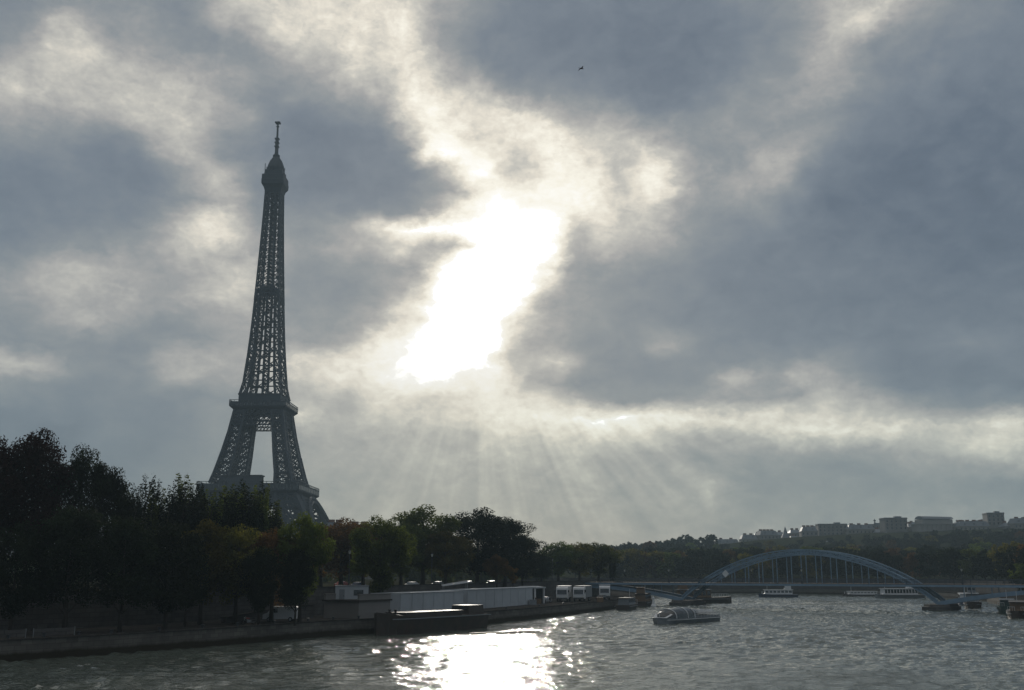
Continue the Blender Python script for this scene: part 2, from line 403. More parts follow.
M['greenhull'] = mat('green_hull', (.02, .05, .04), .45, var=.3, scale=.6)
M['bluehull'] = mat('blue_hull', (.05, .08, .14), .4, var=.2, scale=.6)
M['wood'] = mat('wood', (.16, .10, .055), .7, var=.3, scale=1.2, stretch=(1, 5, 1))
M['rubber'] = mat('tyre_rubber', (.02, .02, .02), .85, var=.2, scale=4)
M['steel'] = mat('steel', (.30, .31, .32), .4, metal=.7, var=.2, scale=2)
M['darksteel'] = mat('dark_painted_metal', (.04, .045, .05), .5, var=.2, scale=2)
M['zinc'] = mat('zinc_roof', (.13, .15, .18), .55, var=.25, scale=.3, stretch=(3, 3, .2))
M['facade'] = mat('pale_facade', (.23, .215, .19), .85, var=.2, scale=.2)
M['facade2'] = mat('grey_facade', (.20, .19, .18), .85, var=.2, scale=.2)
M['facade3'] = mat('white_facade', (.32, .31, .29), .8, var=.15, scale=.2)
M['brick'] = mat('brick_chimney', (.19, .10, .07), .9, var=.3, scale=.6)
M['bark'] = mat('bark', (.045, .036, .028), .9, var=.4, scale=1.2, stretch=(3, 3, .6), bump=.6)
M['skin'] = mat('skin', (.35, .22, .16), .6, var=.1)
M['coat'] = mat('dark_coat', (.03, .035, .05), .85, var=.3, scale=3)
M['coat2'] = mat('brown_coat', (.08, .05, .035), .85, var=.3, scale=3)
M['coat3'] = mat('grey_coat', (.14, .15, .17), .85, var=.3, scale=3)
M['hair'] = mat('hair', (.03, .02, .015), .7, var=.3, scale=8)
M['redpaint'] = mat('red_paint', (.28, .03, .02), .3, var=.15, scale=1, spec=.6)
M['bluepaint'] = mat('blue_paint', (.03, .07, .16), .3, var=.15, scale=1, spec=.6)
M['blackpaint'] = mat('black_paint', (.02, .02, .022), .25, var=.2, scale=1, spec=.6)
M['silver'] = mat('silver_paint', (.36, .37, .38), .3, metal=.5, var=.1, scale=1)
M['lampglass'] = mat('lamp_glass', (.55, .55, .5), .3, var=.1, scale=3)
M['taillight'] = mat('red_lens', (.35, .02, .01), .2, var=.1, scale=3)

def leafmat(name, base, alt, trans=.35):
    m_ = bpy.data.materials.new(name); m_.use_nodes = True
    N = Nodes(m_.node_tree)
    tc = N.new('ShaderNodeTexCoord'); oi = N.new('ShaderNodeObjectInfo')
    off = N.vm('ADD', tc.outputs['Object'], N.vm('SCALE', (1, 1, 1), scale=N.m('MULTIPLY', oi.outputs['Random'], 60.0)))
    n1 = N.noise(off, .28, 3.0); n2 = N.noise(off, 1.7, 3.0)
    cc = N.ramp(N.m('ADD', N.m('MULTIPLY', n1, .7), N.m('MULTIPLY', n2, .3)), [(.36, alt), (.5, base), (.66, tuple(b * 1.7 for b in base))])
    hsv = N.new('ShaderNodeHueSaturation'); N.put(hsv.inputs['Color'], cc)
    N.put(hsv.inputs['Hue'], N.rng(oi.outputs['Random'], 0, 1, .478, .515)); N.put(hsv.inputs['Value'], N.rng(oi.outputs['Random'], 0, 1, .75, 1.25))
    cc = hsv.outputs[0]
    b = N.new('ShaderNodeBsdfPrincipled'); N.put(b.inputs['Base Color'], cc); b.inputs['Roughness'].default_value = .8; b.inputs['Specular IOR Level'].default_value = .05
    tr = N.new('ShaderNodeBsdfTranslucent'); N.put(tr.inputs[0], N.vm('MULTIPLY', cc, (1.5, 1.4, .7)))
    mx = N.new('ShaderNodeMixShader'); mx.inputs[0].default_value = trans
    N.t.links.new(b.outputs[0], mx.inputs[1]); N.t.links.new(tr.outputs[0], mx.inputs[2])
    out = N.new('ShaderNodeOutputMaterial'); N.t.links.new(mx.outputs[0], out.inputs[0])
    return m_
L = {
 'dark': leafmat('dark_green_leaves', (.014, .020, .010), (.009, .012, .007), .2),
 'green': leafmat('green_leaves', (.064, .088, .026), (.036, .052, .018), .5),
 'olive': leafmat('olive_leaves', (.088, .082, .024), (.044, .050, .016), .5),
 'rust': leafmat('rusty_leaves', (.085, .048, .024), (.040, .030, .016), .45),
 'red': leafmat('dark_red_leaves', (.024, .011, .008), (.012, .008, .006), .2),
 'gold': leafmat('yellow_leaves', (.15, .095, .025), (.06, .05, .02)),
}

# ================================================================== the setting
from mathutils.geometry import tessellate_polygon
QUAY_Z, STREET_Z = 2.2, 6.0
LEFT = [(-80, -60), (-68, 60), (-62.8, 106), (-55.6, 122), (-48.5, 132), (-37.8, 150), (-27.9, 171), (-18.3, 182.5), (-9.3, 199), (10.7, 249), (29.6, 304.6), (45, 370), (43, 440), (22, 500), (-15, 540)]
FAR = [(-15, 540), (0, 575), (50, 545), (85, 503), (115, 513), (145, 492), (166, 445), (161, 376)]
RIGHT = [(161, 376), (126, 272), (109, 232), (97, 190), (96, 100), (98, -60)]
SHORE = LEFT + FAR[1:] + RIGHT[1:]

def offset(line, widths):
    """push a shoreline inland (to its left) by the given widths"""
    out = []
    for i, p in enumerate(line):
        a = Vector(line[max(i - 1, 0)]); b = Vector(line[min(i + 1, len(line) - 1)])
        d = (b - a).normalized()
        out.append((p[0] - d.y * widths[i], p[1] + d.x * widths[i]))
    return out
W = []
for i, p in enumerate(SHORE):
    if i < 6: W.append(17)
    elif i < 8: W.append(19)
    elif i < 11: W.append(24)
    elif i < 13: W.append(12)
    elif i < 16: W.append(6)
    elif i < 22: W.append(11)
    else: W.append(8)
INNER = offset(SHORE, W)

# street level land, one sheet out to the horizon with the river cut out of it
outer = [(5000, -60), (5000, 9000), (-5000, 9000), (-5000, -60)]
poly = [Vector((x, y, STREET_Z)) for x, y in INNER + outer]
tris = tessellate_polygon([poly])
me = bpy.data.meshes.new('ground'); me.from_pydata([tuple(p) for p in poly], [], [tuple(t) for t in tris])
me.materials.append(M['soil']); g = bpy.data.objects.new('ground', me); col.objects.link(g); tag(g, kind='structure')
bm = bmesh.new(); bm.from_mesh(me); bmesh.ops.recalc_face_normals(bm, faces=bm.faces); bm.to_mesh(me); bm.free()

q = MB()
for i in range(len(SHORE) - 1):
    a, b, c, d = SHORE[i], SHORE[i + 1], INNER[i + 1], INNER[i]
    q.quad((*a, QUAY_Z), (*b, QUAY_Z), (*c, QUAY_Z), (*d, QUAY_Z))
tag(q.build('quay', M['paving']), kind='structure')

def wall_strip(line, z0, z1, th, cope, name, label, m_, side=1):
    t = thing(name, label, 'wall', (0, 0, 0))
    w = MB(); cp = MB()
    back = offset(line, [th * side] * len(line))
    fr = offset(line, [-.12 * side] * len(line))
    for i in range(len(line) - 1):
        a, b, c, d = line[i], line[i + 1], back[i + 1], back[i]
        w.quad((*a, z0), (*b, z0), (*b, z1), (*a, z1)); w.quad((*d, z0), (*c, z0), (*c, z1), (*d, z1)); w.quad((*a, z1), (*b, z1), (*c, z1), (*d, z1))
        a, b = fr[i], fr[i + 1]
        cp.loft([[(*a, z1 + .004), (*d, z1 + .004), (*d, z1 + cope), (*a, z1 + cope)], [(*b, z1 + .004), (*c, z1 + .004), (*c, z1 + cope), (*b, z1 + cope)]])
    w.build('masonry', m_, t); cp.build('coping', M['paving'], t)
    return t
wall_strip(LEFT, -1.5, QUAY_Z - .02, .8, .18, 'quay_wall', 'low stone quay wall along the left bank, wet and algae stained at the waterline', M['stone'])
wall_strip(FAR, -1.5, QUAY_Z - .02, .8, .18, 'quay_wall', 'far quay wall closing the river beyond the footbridge', M['stone'])
wall_strip(RIGHT, -1.5, QUAY_Z - .02, .8, .18, 'quay_wall', 'stone quay wall of the right bank beside the moored dark boats', M['stone'])
nl, nf = len(LEFT), len(FAR)
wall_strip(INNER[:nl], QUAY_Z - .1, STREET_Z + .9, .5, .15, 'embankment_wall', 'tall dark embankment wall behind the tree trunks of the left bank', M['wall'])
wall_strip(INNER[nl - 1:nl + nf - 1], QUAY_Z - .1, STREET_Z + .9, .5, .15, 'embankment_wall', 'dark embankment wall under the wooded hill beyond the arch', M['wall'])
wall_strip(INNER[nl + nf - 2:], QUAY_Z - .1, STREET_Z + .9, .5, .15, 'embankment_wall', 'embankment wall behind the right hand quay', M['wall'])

# street along the left embankment
rd = MB(); i1 = offset(SHORE[:13], [w + 4 for w in W[:13]]); i2 = offset(SHORE[:13], [w + 14 for w in W[:13]])
for i in range(12): rd.quad((*i1[i], STREET_Z + .008), (*i1[i + 1], STREET_Z + .008), (*i2[i + 1], STREET_Z + .008), (*i2[i], STREET_Z + .008))
tag(rd.build('road', M['asphalt']), kind='structure')

# ---- hill on the far bank
def sstep(t): t = max(0.0, min(1.0, t)); return t * t * (3 - 2 * t)
def hill_z(x, y):
    h = 46 * sstep((x + 150) / 600) * sstep((y - 525) / 560)
    return STREET_Z + h + 2.0 * math.sin(x * .021) * math.sin(y * .017) * sstep((y - 600) / 300)
hv, hf = [], []
nx, ny = 70, 50
for j in range(ny + 1):
    for i in range(nx + 1):
        x = -150 + 1500 * i / nx; y = 528 + 1500 * j / ny
        edge = i in (0, nx) or j in (0, ny)
        hv.append((x, y, STREET_Z - .5 if edge else hill_z(x, y) + .02))
for j in range(ny):
    for i in range(nx):
        a = j * (nx + 1) + i; hf.append((a, a + 1, a + nx + 2, a + nx + 1))
me = bpy.data.meshes.new('hill'); me.from_pydata(hv, [], hf); me.materials.append(M['hill'])
me.polygons.foreach_set('use_smooth', [True] * len(me.polygons))
o = bpy.data.objects.new('hill', me); col.objects.link(o); tag(o, kind='structure')

# ---- the river: real waves, finer ripples as bump
def make_water():
    x = np.arange(-70, 182, .55); y = np.arange(92, 520, .62)
    Xg, Yg = np.meshgrid(x, y)
    rs = np.random.RandomState(3)
    Z = np.zeros_like(Xg)
    jx = 1.6 * np.sin(Xg * .13 + Yg * .05) + 1.1 * np.sin(Yg * .17 - Xg * .04)
    for k in range(46):
        lam = 1.35 * (4.0 ** rs.rand()); th = rs.normal(.9, .75); ph = rs.rand() * 6.28
        kk = 2 * math.pi / lam
        amp = .0105 * lam ** .75 * (1.0 if lam < 6 else .55)
        s_ = np.sin(kk * ((Xg + jx) * math.cos(th) + (Yg + jx) * math.sin(th)) + ph)
        Z += amp * s_ * .6
    patch = .8 + .45 * np.sin(Xg * .031 + 1.2 * np.sin(Yg * .022)) * np.sin(Yg * .037 + 1.0) 
    Z *= patch * 1.5
    # old wake crossing the river beyond the tour boat
    wk = np.exp(-((Yg - (262 + .10 * (Xg - 60))) / 5.0) ** 2) * (1 / (1 + np.exp(-(Xg - 40) / 6)))
    Z += wk * .13 * np.sin(Yg * 1.1 + .2 * np.sin(Xg * .3))
    n, mth = Xg.shape
    v = np.stack([Xg, Yg, Z], -1).reshape(-1, 3).astype(np.float32)
    idx = np.arange(n * mth).reshape(n, mth)
    f = np.stack([idx[:-1, :-1], idx[:-1, 1:], idx[1:, 1:], idx[1:, :-1]], -1).reshape(-1, 4)
    # calm skirt all round, out under the banks
    x0, x1, y0, y1 = x[0], x[-1], y[0], y[-1]
    sk = np.array([(x0, y0, 0), (x1, y0, 0), (x1, y1, 0), (x0, y1, 0), (-600, -600, 0), (700, -600, 0), (700, 900, 0), (-600, 900, 0)], np.float32)
    b = len(v); v = np.concatenate([v, sk])
    f = np.concatenate([f, np.array([(b + 4, b + 5, b + 1, b), (b + 5, b + 6, b + 2, b + 1), (b + 6, b + 7, b + 3, b + 2), (b + 7, b + 4, b, b + 3)])])
    me = bpy.data.meshes.new('river_water')
    me.vertices.add(len(v)); me.vertices.foreach_set('co', v.ravel())
    me.loops.add(f.size); me.loops.foreach_set('vertex_index', f.ravel().astype(np.int32))
    me.polygons.add(len(f)); me.polygons.foreach_set('loop_start', np.arange(0, f.size, 4, dtype=np.int32))
    me.polygons.foreach_set('loop_total', np.full(len(f), 4, np.int32))
    me.polygons.foreach_set('use_smooth', np.ones(len(f), bool))
    me.update(calc_edges=True)
    m_ = bpy.data.materials.new('river_water'); m_.use_nodes = True
    N = Nodes(m_.node_tree)
    tc = N.new('ShaderNodeTexCoord')
    v1 = N.vm('MULTIPLY', tc.outputs['Object'], (.85, 1.3, 1))
    h = N.m('ADD', N.m('MULTIPLY', N.noise(v1, .5, 2.0, .5, dist=.3), .8), N.m('ADD', N.m('MULTIPLY', N.noise(v1, 1.5, 2.0, .55, dist=.4), .65), N.m('MULTIPLY', N.noise(v1, 4.0, 2.0, .5), .32)))
    patch = N.noise(N.vm('MULTIPLY', tc.outputs['Object'], (1, .7, 1)), .035, 3.0)
    bn = N.new('ShaderNodeBump'); N.put(bn.inputs['Strength'], N.rng(patch, .35, .65, .35, .8)); bn.inputs['Distance'].default_value = .26
    N.put(bn.inputs['Height'], h)
    b_ = N.new('ShaderNodeBsdfPrincipled')
    N.put(b_.inputs['Base Color'], N.ramp(patch, [(.3, (.075, .09, .075)), (.7, (.095, .11, .09))]))
    b_.inputs['Roughness'].default_value = .05
    b_.inputs['IOR'].default_value = 1.333
    N.put(b_.inputs['Normal'], bn.outputs[0])
    out = N.new('ShaderNodeOutputMaterial'); N.t.links.new(b_.outputs[0], out.inputs[0])
    me.materials.append(m_)
    o = bpy.data.objects.new('river_water', me); col.objects.link(o); tag(o, kind='structure')
make_water()

# ---- air
hz = bpy.data.materials.new('haze'); hz.use_nodes = True
N = Nodes(hz.node_tree)
pv = N.new('ShaderNodeVolumePrincipled')
pv.inputs['Color'].default_value = (.60, .80, .92, 1); pv.inputs['Density'].default_value = .00021; pv.inputs['Anisotropy'].default_value = .1
out = N.new('ShaderNodeOutputMaterial'); N.t.links.new(pv.outputs[0], out.inputs['Volume'])
b = MB(); b.box((0, 900, 172), (3600, 2200, 350))
o = b.build('haze', hz); tag(o, kind='stuff')

# ================================================================== the iron tower
def lerp(t, tab):
    for (a, va), (b_, vb) in zip(tab, tab[1:]):
        if t <= b_: return va + (vb - va) * (t - a) / (b_ - a)
    return tab[-1][1]
OUT = [(0, 62.5), (15, 52), (30, 43.2), (45, 36), (57, 28.6), (64, 26.0), (80, 22.0), (96, 18.6), (115, 15.5), (130, 12.4), (150, 10.6), (168, 9.4), (196, 8.0), (226, 6.7), (250, 5.8), (276, 5.1)]
WID = [(0, 25), (30, 19), (57, 13.4), (64, 10.2), (96, 7.7), (115, 7.2), (116, 4.2), (150, 3.4), (196, 2.8)]

def lattice_leg(mb, zs, sx, sy, chord, brace, fine=True):
    def cs(z):
        o_, w = lerp(z, OUT), lerp(z, WID); i_ = o_ - w
        return [Vector((sx * a, sy * b_, z)) for a, b_ in ((o_, o_), (i_, o_), (i_, i_), (o_, i_))]
    for z0, z1 in zip(zs, zs[1:]):
        A, B = cs(z0), cs(z1)
        for k in range(4):
            k2 = (k + 1) % 4
            mb.bar(A[k], B[k], chord)
            mb.bar(A[k], B[k2], brace); mb.bar(A[k2], B[k], brace)
            mb.bar(B[k], B[k2], chord * .75)
            if not fine: continue
            ma, mb_ = (A[k] + A[k2]) / 2, (B[k] + B[k2]) / 2
            mb.bar(ma, mb_, brace * .8)
            md = (A[k] + B[k]) / 2; me_ = (A[k2] + B[k2]) / 2
            mb.bar(md, mb_, brace * .7); mb.bar(me_, mb_, brace * .7); mb.bar(md, ma, brace * .7); mb.bar(me_, ma, brace * .7)

tx = at(260.6, 487, 735)
tower = thing('iron_tower', 'tall dark wrought iron lattice tower with an antenna rising above the left bank trees', 'tower', (tx.x, 735, STREET_Z), R(-1))
for sx in (-1, 1):
    for sy in (-1, 1):
        m1 = MB(); lattice_leg(m1, [0, 10, 20, 30, 39, 48, 57], sx, sy, 2.2, 1.1)
        o_ = lerp(0, OUT) - 12.5
        m1.box((sx * o_, sy * o_, 1.2), (30, 30, 2.4), taper=.85)
        m1.build('lower_pillar', M['iron'], tower)
        m2 = MB(); lattice_leg(m2, [61, 68, 75, 82, 89, 96, 103, 110, 115], sx, sy, 1.35, .75)
        m2.build('middle_pillar', M['iron'], tower)
        m3 = MB(); lattice_leg(m3, [121, 130, 139, 148, 157, 165, 173, 181, 189, 196], sx, sy, .75, .4, False)
        m3.build('upper_pillar', M['iron'], tower)
for k in range(4):                                   # the decorative arches between the feet
    m_ = MB(); c_, s_ = math.cos(k * math.pi / 2), math.sin(k * math.pi / 2)
    def P(u, z, d): return (u * c_ - d * s_, u * s_ + d * c_, z)
    prev = None
    for i in range(25):
        t = math.pi * i / 24
        pts = [P(-r * math.cos(t), 12 + (r + 1) * math.sin(t), -(33.5 + (57 - min(57, 12 + r * math.sin(t))) * .42)) for r in (37, 40)]
        if prev:
            m_.bar(prev[0], pts[0], 1.2); m_.bar(prev[1], pts[1], 1.2); m_.bar(prev[0], pts[1], .6); m_.bar(prev[1], pts[0], .6)
        prev = pts
    m_.build('arch', M['iron'], tower)
def gallery(name, z0, z1, half, over, rail=1.3):
    g_ = MB()
    g_.box((0, 0, z0 - 2.0), (2 * (half - over), 2 * (half - over), 1.2))
    for k in range(4):                               # coved brackets and frieze around each side
        c_, s_ = math.cos(k * math.pi / 2), math.sin(k * math.pi / 2)
        def P(u, d, z): return (u * c_ - d * s_, u * s_ + d * c_, z)
        h0, h1 = half - over, half
        g_.quad(P(-h0, -h0, z0 - 2.6), P(h0, -h0, z0 - 2.6), P(h1, -h1, z0), P(-h1, -h1, z0))
        g_.quad(P(-h1, -h1, z0), P(h1, -h1, z0), P(h1, -h1, z1), P(-h1, -h1, z1))
        n_ = int(half / 1.5)
        for i in range(n_ + 1):
            u = -h1 + 2 * h1 * i / n_
            g_.bar(P(u, -h1 - .1, z0 + .2), P(u, -h1 - .1, z1 + rail), .28)
        g_.bar(P(-h1, -h1 - .1, z1 + rail), P(h1, -h1 - .1, z1 + rail), .35)
    ar = MB(); n_ = int(half / 1.1)
    for k in range(4):                               # arcade of openings round the gallery
        c_, s_ = math.cos(k * math.pi / 2), math.sin(k * math.pi / 2)
        for i in range(n_):
            u = -half + 2 * half * (i + .5) / n_
            ar.box((u * c_ + (half + .04) * s_, u * s_ - (half + .04) * c_, (z0 + z1) / 2), (1.25 if k % 2 == 0 else .3, .3 if k % 2 == 0 else 1.25, (z1 - z0) * .62))
    ar.build('arcade', M['glassdark'], tower)
    g_.box((0, 0, z1 - .3), (2 * half - .4, 2 * half - .4, .5))
    return g_.build(name, M['iron'], tower)
p1 = gallery('first_platform', 55.5, 60.0, 33.2, 4.0, 1.2)
tr = MB()                                            # deep lattice girders joining the pillars under the first floor
for (z0, z1, nn, half) in ((47.5, 53.0, 16, 30.0),):
    for k in range(4):
        c_, s_ = math.cos(k * math.pi / 2), math.sin(k * math.pi / 2)
        def P(u, z): return (u * c_ + half * s_, u * s_ - half * c_, z)
        tr.bar(P(-half, z0), P(half, z0), 1.2); tr.bar(P(-half, z1), P(half, z1), 1.2)
        for i in range(nn):
            a, b_ = -half + 2 * half * i / nn, -half + 2 * half * (i + 1) / nn
            tr.bar(P(a, z0), P(b_, z1), .7); tr.bar(P(b_, z0), P(a, z1), .7); tr.bar(P(a, z0), P(a, z1), .7)
tr.build('first_floor_girder', M['iron'], tower)
for (px_, py_, w_, d_, h_) in ((-7, -23, 27, 8, 5.4), (-23, 2, 8, 24, 3.8), (23, 2, 8, 24, 3.8), (0, 23, 28, 8, 3.8)):
    pvn = MB(); pvn.box((px_, py_, 60.0 + h_ / 2), (w_, d_, h_)); pvn.box((px_, py_, 60.0 + h_ + .3), (w_ + 1.4, d_ + 1.4, .6))
    pvn.build('pavilion', M['ironlight'], tower)
g2 = gallery('second_platform', 112.6, 116.0, 18.9, 3.0, 1.0)
up = MB()
up.box((0, 0, 118.8), (28.6, 28.6, 5.4)); up.box((0, 0, 121.8), (29.4, 29.4, .5))
up.build('second_floor_hall', M['iron'], tower)
tr = MB()
half = 16.6
for k in range(4):
    c_, s_ = math.cos(k * math.pi / 2), math.sin(k * math.pi / 2)
    def P(u, z): return (u * c_ + half * s_, u * s_ - half * c_, z)
    for z0, z1 in ((100.5, 103.2), (103.2, 107.5), (107.5, 111.6)):
        tr.bar(P(-half, z0), P(half, z0), .8); tr.bar(P(-half, z1), P(half, z1), .8)
        n_ = 14 if z0 < 103 else 9
        for i in range(n_):
            a, b_ = -half + 2 * half * i / n_, -half + 2 * half * (i + 1) / n_
            tr.bar(P(a, z0), P(b_, z1), .55); tr.bar(P(b_, z0), P(a, z1), .55)
tr.build('second_floor_girder', M['iron'], tower)
sh = MB()                                            # the shaft between the upper pillars, single box lattice above 190 m
zs = [121 + 5.2 * i for i in range(31)]
for z0, z1 in zip(zs, zs[1:]):
    a0, a1 = lerp(z0, OUT), lerp(z1, OUT)
    for k in range(4):
        c_, s_ = math.cos(k * math.pi / 2), math.sin(k * math.pi / 2)
        def P(u, d, z): return Vector((u * c_ - d * s_, u * s_ + d * c_, z))
        if z0 > 188:
            sh.bar(P(-a0, -a0, z0), P(-a1, -a1, z1), .95)
            for u0, u1 in ((-1, -.38), (.38, 1), (-.38, .38)):
                sh.bar(P(u0 * a0, -a0, z0), P(u1 * a1, -a1, z1), .42); sh.bar(P(u1 * a0, -a0, z0), P(u0 * a1, -a1, z1), .42)
            for u in (-.38, .38): sh.bar(P(u * a0, -a0, z0), P(u * a1, -a1, z1), .6)
            sh.bar(P(-a1, -a1, z1), P(a1, -a1, z1), .6)
        elif int(round((z0 - 121) / 5.2)) % 2 == 0:
            z1 = z0 + 10.4; a1 = lerp(z1, OUT)
            sh.bar(P(-a1, -a1, z1), P(a1, -a1, z1), .8)
            i0 = a0 - lerp(z0, WID); i1 = a1 - lerp(z1, WID)
            sh.bar(P(-i0, -a0, z0), P(i1, -a1, z1), .6); sh.bar(P(i0, -a0, z0), P(-i1, -a1, z1), .6)
sh.build('upper_shaft', M['iron'], tower)
el_ = MB()
for z0, z1 in zip(zs, zs[1:]):
    for sx, sy in ((-1.7, -1.7), (1.7, -1.7), (1.7, 1.7), (-1.7, 1.7)):
        el_.bar((sx, sy, z0), (sx, sy, z1), .8)
    el_.bar((-1.7, -1.7, z0), (1.7, -1.7, z1), .5); el_.bar((1.7, -1.7, z0), (-1.7, -1.7, z1), .5)
    el_.bar((1.7, -1.7, z0), (1.7, 1.7, z1), .5); el_.bar((1.7, 1.7, z0), (1.7, -1.7, z1), .5)
    el_.box((0, 0, z1), (3.8, 3.8, .5))
el_.build('lift_shaft', M['iron'], tower)
ip = MB(); ip.box((0, 0, 196.5), (16.5, 16.5, .8)); ip.box((0, 0, 198), (9, 9, 3.0)); ip.build('intermediate_platform', M['iron'], tower)
tp = MB()
tp.loft([[(sx * h_, sy * h_, z) for sx, sy in ((-1, -1), (1, -1), (1, 1), (-1, 1))] for z, h_ in ((268, 5.3), (272, 6.4), (274.5, 7.9), (277.5, 8.0), (278, 7.8), (281.5, 7.7), (282, 6.5), (285.5, 6.2), (286, 5.2))])
for k in range(12):
    a = k * math.pi / 6
    tp.bar((6.4 * math.cos(a), 6.4 * math.sin(a), 284), (6.6 * math.cos(a), 6.6 * math.sin(a), 288.5), .35)
tp.build('top_cabin', M['iron'], tower)
cu = MB()
cu.lathe([(6.1, 285.6), (6.3, 288), (5.6, 290.5), (4.6, 293), (3.2, 295.5), (2.5, 296.5), (2.6, 298.2), (1.5, 299), (1.3, 301)], n=12)
for k in range(6):
    a = k * math.pi / 3 + .3
    cu.bar((3.9 * math.cos(a), 3.9 * math.sin(a), 290), (3.9 * math.cos(a), 3.9 * math.sin(a), 294.5), .5)
cu.bar((-7.2, -2, 284), (-7.2, -2, 291.5), .4); cu.bar((-7.2, -2, 287), (-5, -2, 287), .3)
cu.build('cupola', M['iron'], tower)
an = MB()
an.lathe([(1.3, 300), (1.25, 311), (.75, 311.3), (.7, 320), (.7, 321), (.55, 324)], n=8)
for z in (305, 308, 311): an.box((0, 0, z), (3.1, 3.1, .7))
an.box((0, 0, 323.4), (3.6, 3.6, .9)); an.box((0, 0, 320.5), (2.0, 2.0, .4))
an.build('antenna', M['darksteel'], tower)

# ================================================================== the footbridge
BA, BB = Vector((52.6, 332.0, 0)), Vector((111.6, 288.5, 0))
ang = math.atan2(BB.y - BA.y, BB.x - BA.x)
span = (BB - BA).length
DZ = 6.6
bridge = thing('footbridge', 'blue grey steel arch footbridge with a plank deck crossing the river between both quays', 'bridge', (BA.x, BA.y, 0), ang)
def arch_z(t): return 1.6 + (14.5 - 1.6) * (1 - (2 * t - 1) ** 2) ** .92 if 0 < t < 1 else 1.6
for side in (-1, 1):
    y = side * 3.6
    a = MB(); n_ = 40
    prof = [(span * i / n_, arch_z(i / n_)) for i in range(n_ + 1)]
    def dep(i): return 1.3 - .4 * abs(2 * i / n_ - 1)
    for i in range(n_):
        (x0, z0), (x1, z1) = prof[i], prof[i + 1]
        d0, d1 = dep(i), dep(i + 1)
        a.bar((x0, y, z0), (x1, y, z1), .55, .34); a.bar((x0, y, z0 + d0), (x1, y, z1 + d1), .55, .30)
        a.bar((x0, y, z0 + .3), (x1, y, z1 + d1 - .3), .16); a.bar((x0, y, z0 + d0 - .3), (x1, y, z1 + .3), .16); a.bar((x1, y, z1), (x1, y, z1 + d1), .18)
    a.build('main_arch_rib', M['bridge'], bridge)
    for (sx, sgn) in ((0, -1), (span, 1)):           # half arches running under the deck to either bank
        h_ = MB(); prev = None
        for i in range(17):
            t = i / 16
            x = sx + sgn * 36 * t; z = 1.6 + (DZ - 1.2 - 1.6) * math.sin(t * math.pi / 2) ** .9
            if prev: h_.bar(prev, (x, y, z), .7, 1.05)
            if i and i % 3 == 0 and z < DZ - 1.2: h_.bar((x, y, z), (x, y, DZ - .5), .18)
            prev = (x, y, z)
        h_.build('side_arch_rib', M['bridge'], bridge)
    gd = MB(); gd.bar((-56, side * 4.3, DZ - .45), (span + 40, side * 4.3, DZ - .45), .3, .55); gd.build('deck_edge_beam', M['bridge'], bridge)
    rl = MB()
    for z in (.35, .6, .85): rl.bar((-56, side * 4.25, DZ + z), (span + 40, side * 4.25, DZ + z), .05)
    rl.bar((-56, side * 4.25, DZ + 1.15), (span + 40, side * 4.25, DZ + 1.15), .12)
    for i in range(86): rl.bar((-56 + i * 2, side * 4.25, DZ), (-56 + i * 2, side * 4.25, DZ + 1.15), .09)
    rl.build('railing', M['bridgedark'], bridge)
    for i in range(1, 17):                           # hangers where the arch stands above the deck
        x = span * i / 17
        z = arch_z(i / 17)
        if z > DZ + .8:
            hg = MB(); hg.bar((x, y, DZ - .2), (x, y, z), .2); hg.build('hanger', M['bridge'], bridge)
dk = MB(); dk.box(((span + 40 - 56) / 2, 0, DZ - .1), (span + 96, 8.3, .2)); dk.build('deck', M['planks'], bridge)
cb = MB()
for i in range(44):
    x = -54 + i * 3.95; cb.bar((x, -4.1, DZ - .42), (x, 4.1, DZ - .42), .25, .4)
cb.build('deck_cross_beams', M['bridgedark'], bridge)
br = MB()
for i in range(6, 35, 2):
    x, z = span * i / 40, arch_z(i / 40)
    if z > DZ + 3: br.bar((x, -3.6, z + .4), (x, 3.6, z + .4), .22)
br.build('arch_cross_bracing', M['bridge'], bridge)
for x in (0, span):
    p_ = MB()
    p_.loft([[(x + a * s_, b_ * s_, z) for a, b_ in ((-3.6, -5), (-1.5, -7.4), (1.5, -7.4), (3.6, -5), (3.6, 5), (1.5, 7.4), (-1.5, 7.4), (-3.6, 5))] for z, s_ in ((-2, 1), (.9, 1), (1.0, .9), (1.5, .86))])
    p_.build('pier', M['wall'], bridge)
for (x, w_) in ((-37.5, 2.4), (-57, 3.0), (span + 37.5, 2.4)):
    p_ = MB(); p_.box((x, 0, 3.4), (w_, 10, 5.6)); p_.box((x, 0, 6.35), (w_ + .6, 10.6, .3)); p_.build('stone_abutment', M['facade2'], bridge)
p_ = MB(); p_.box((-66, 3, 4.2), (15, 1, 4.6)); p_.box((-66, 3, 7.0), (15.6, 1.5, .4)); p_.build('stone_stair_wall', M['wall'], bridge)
dirb = Vector((math.cos(ang), math.sin(ang), 0)); nrm = Vector((-math.sin(ang), math.cos(ang), 0))
def onbridge(u, v, z): return BA + dirb * u + nrm * v + Vector((0, 0, z))

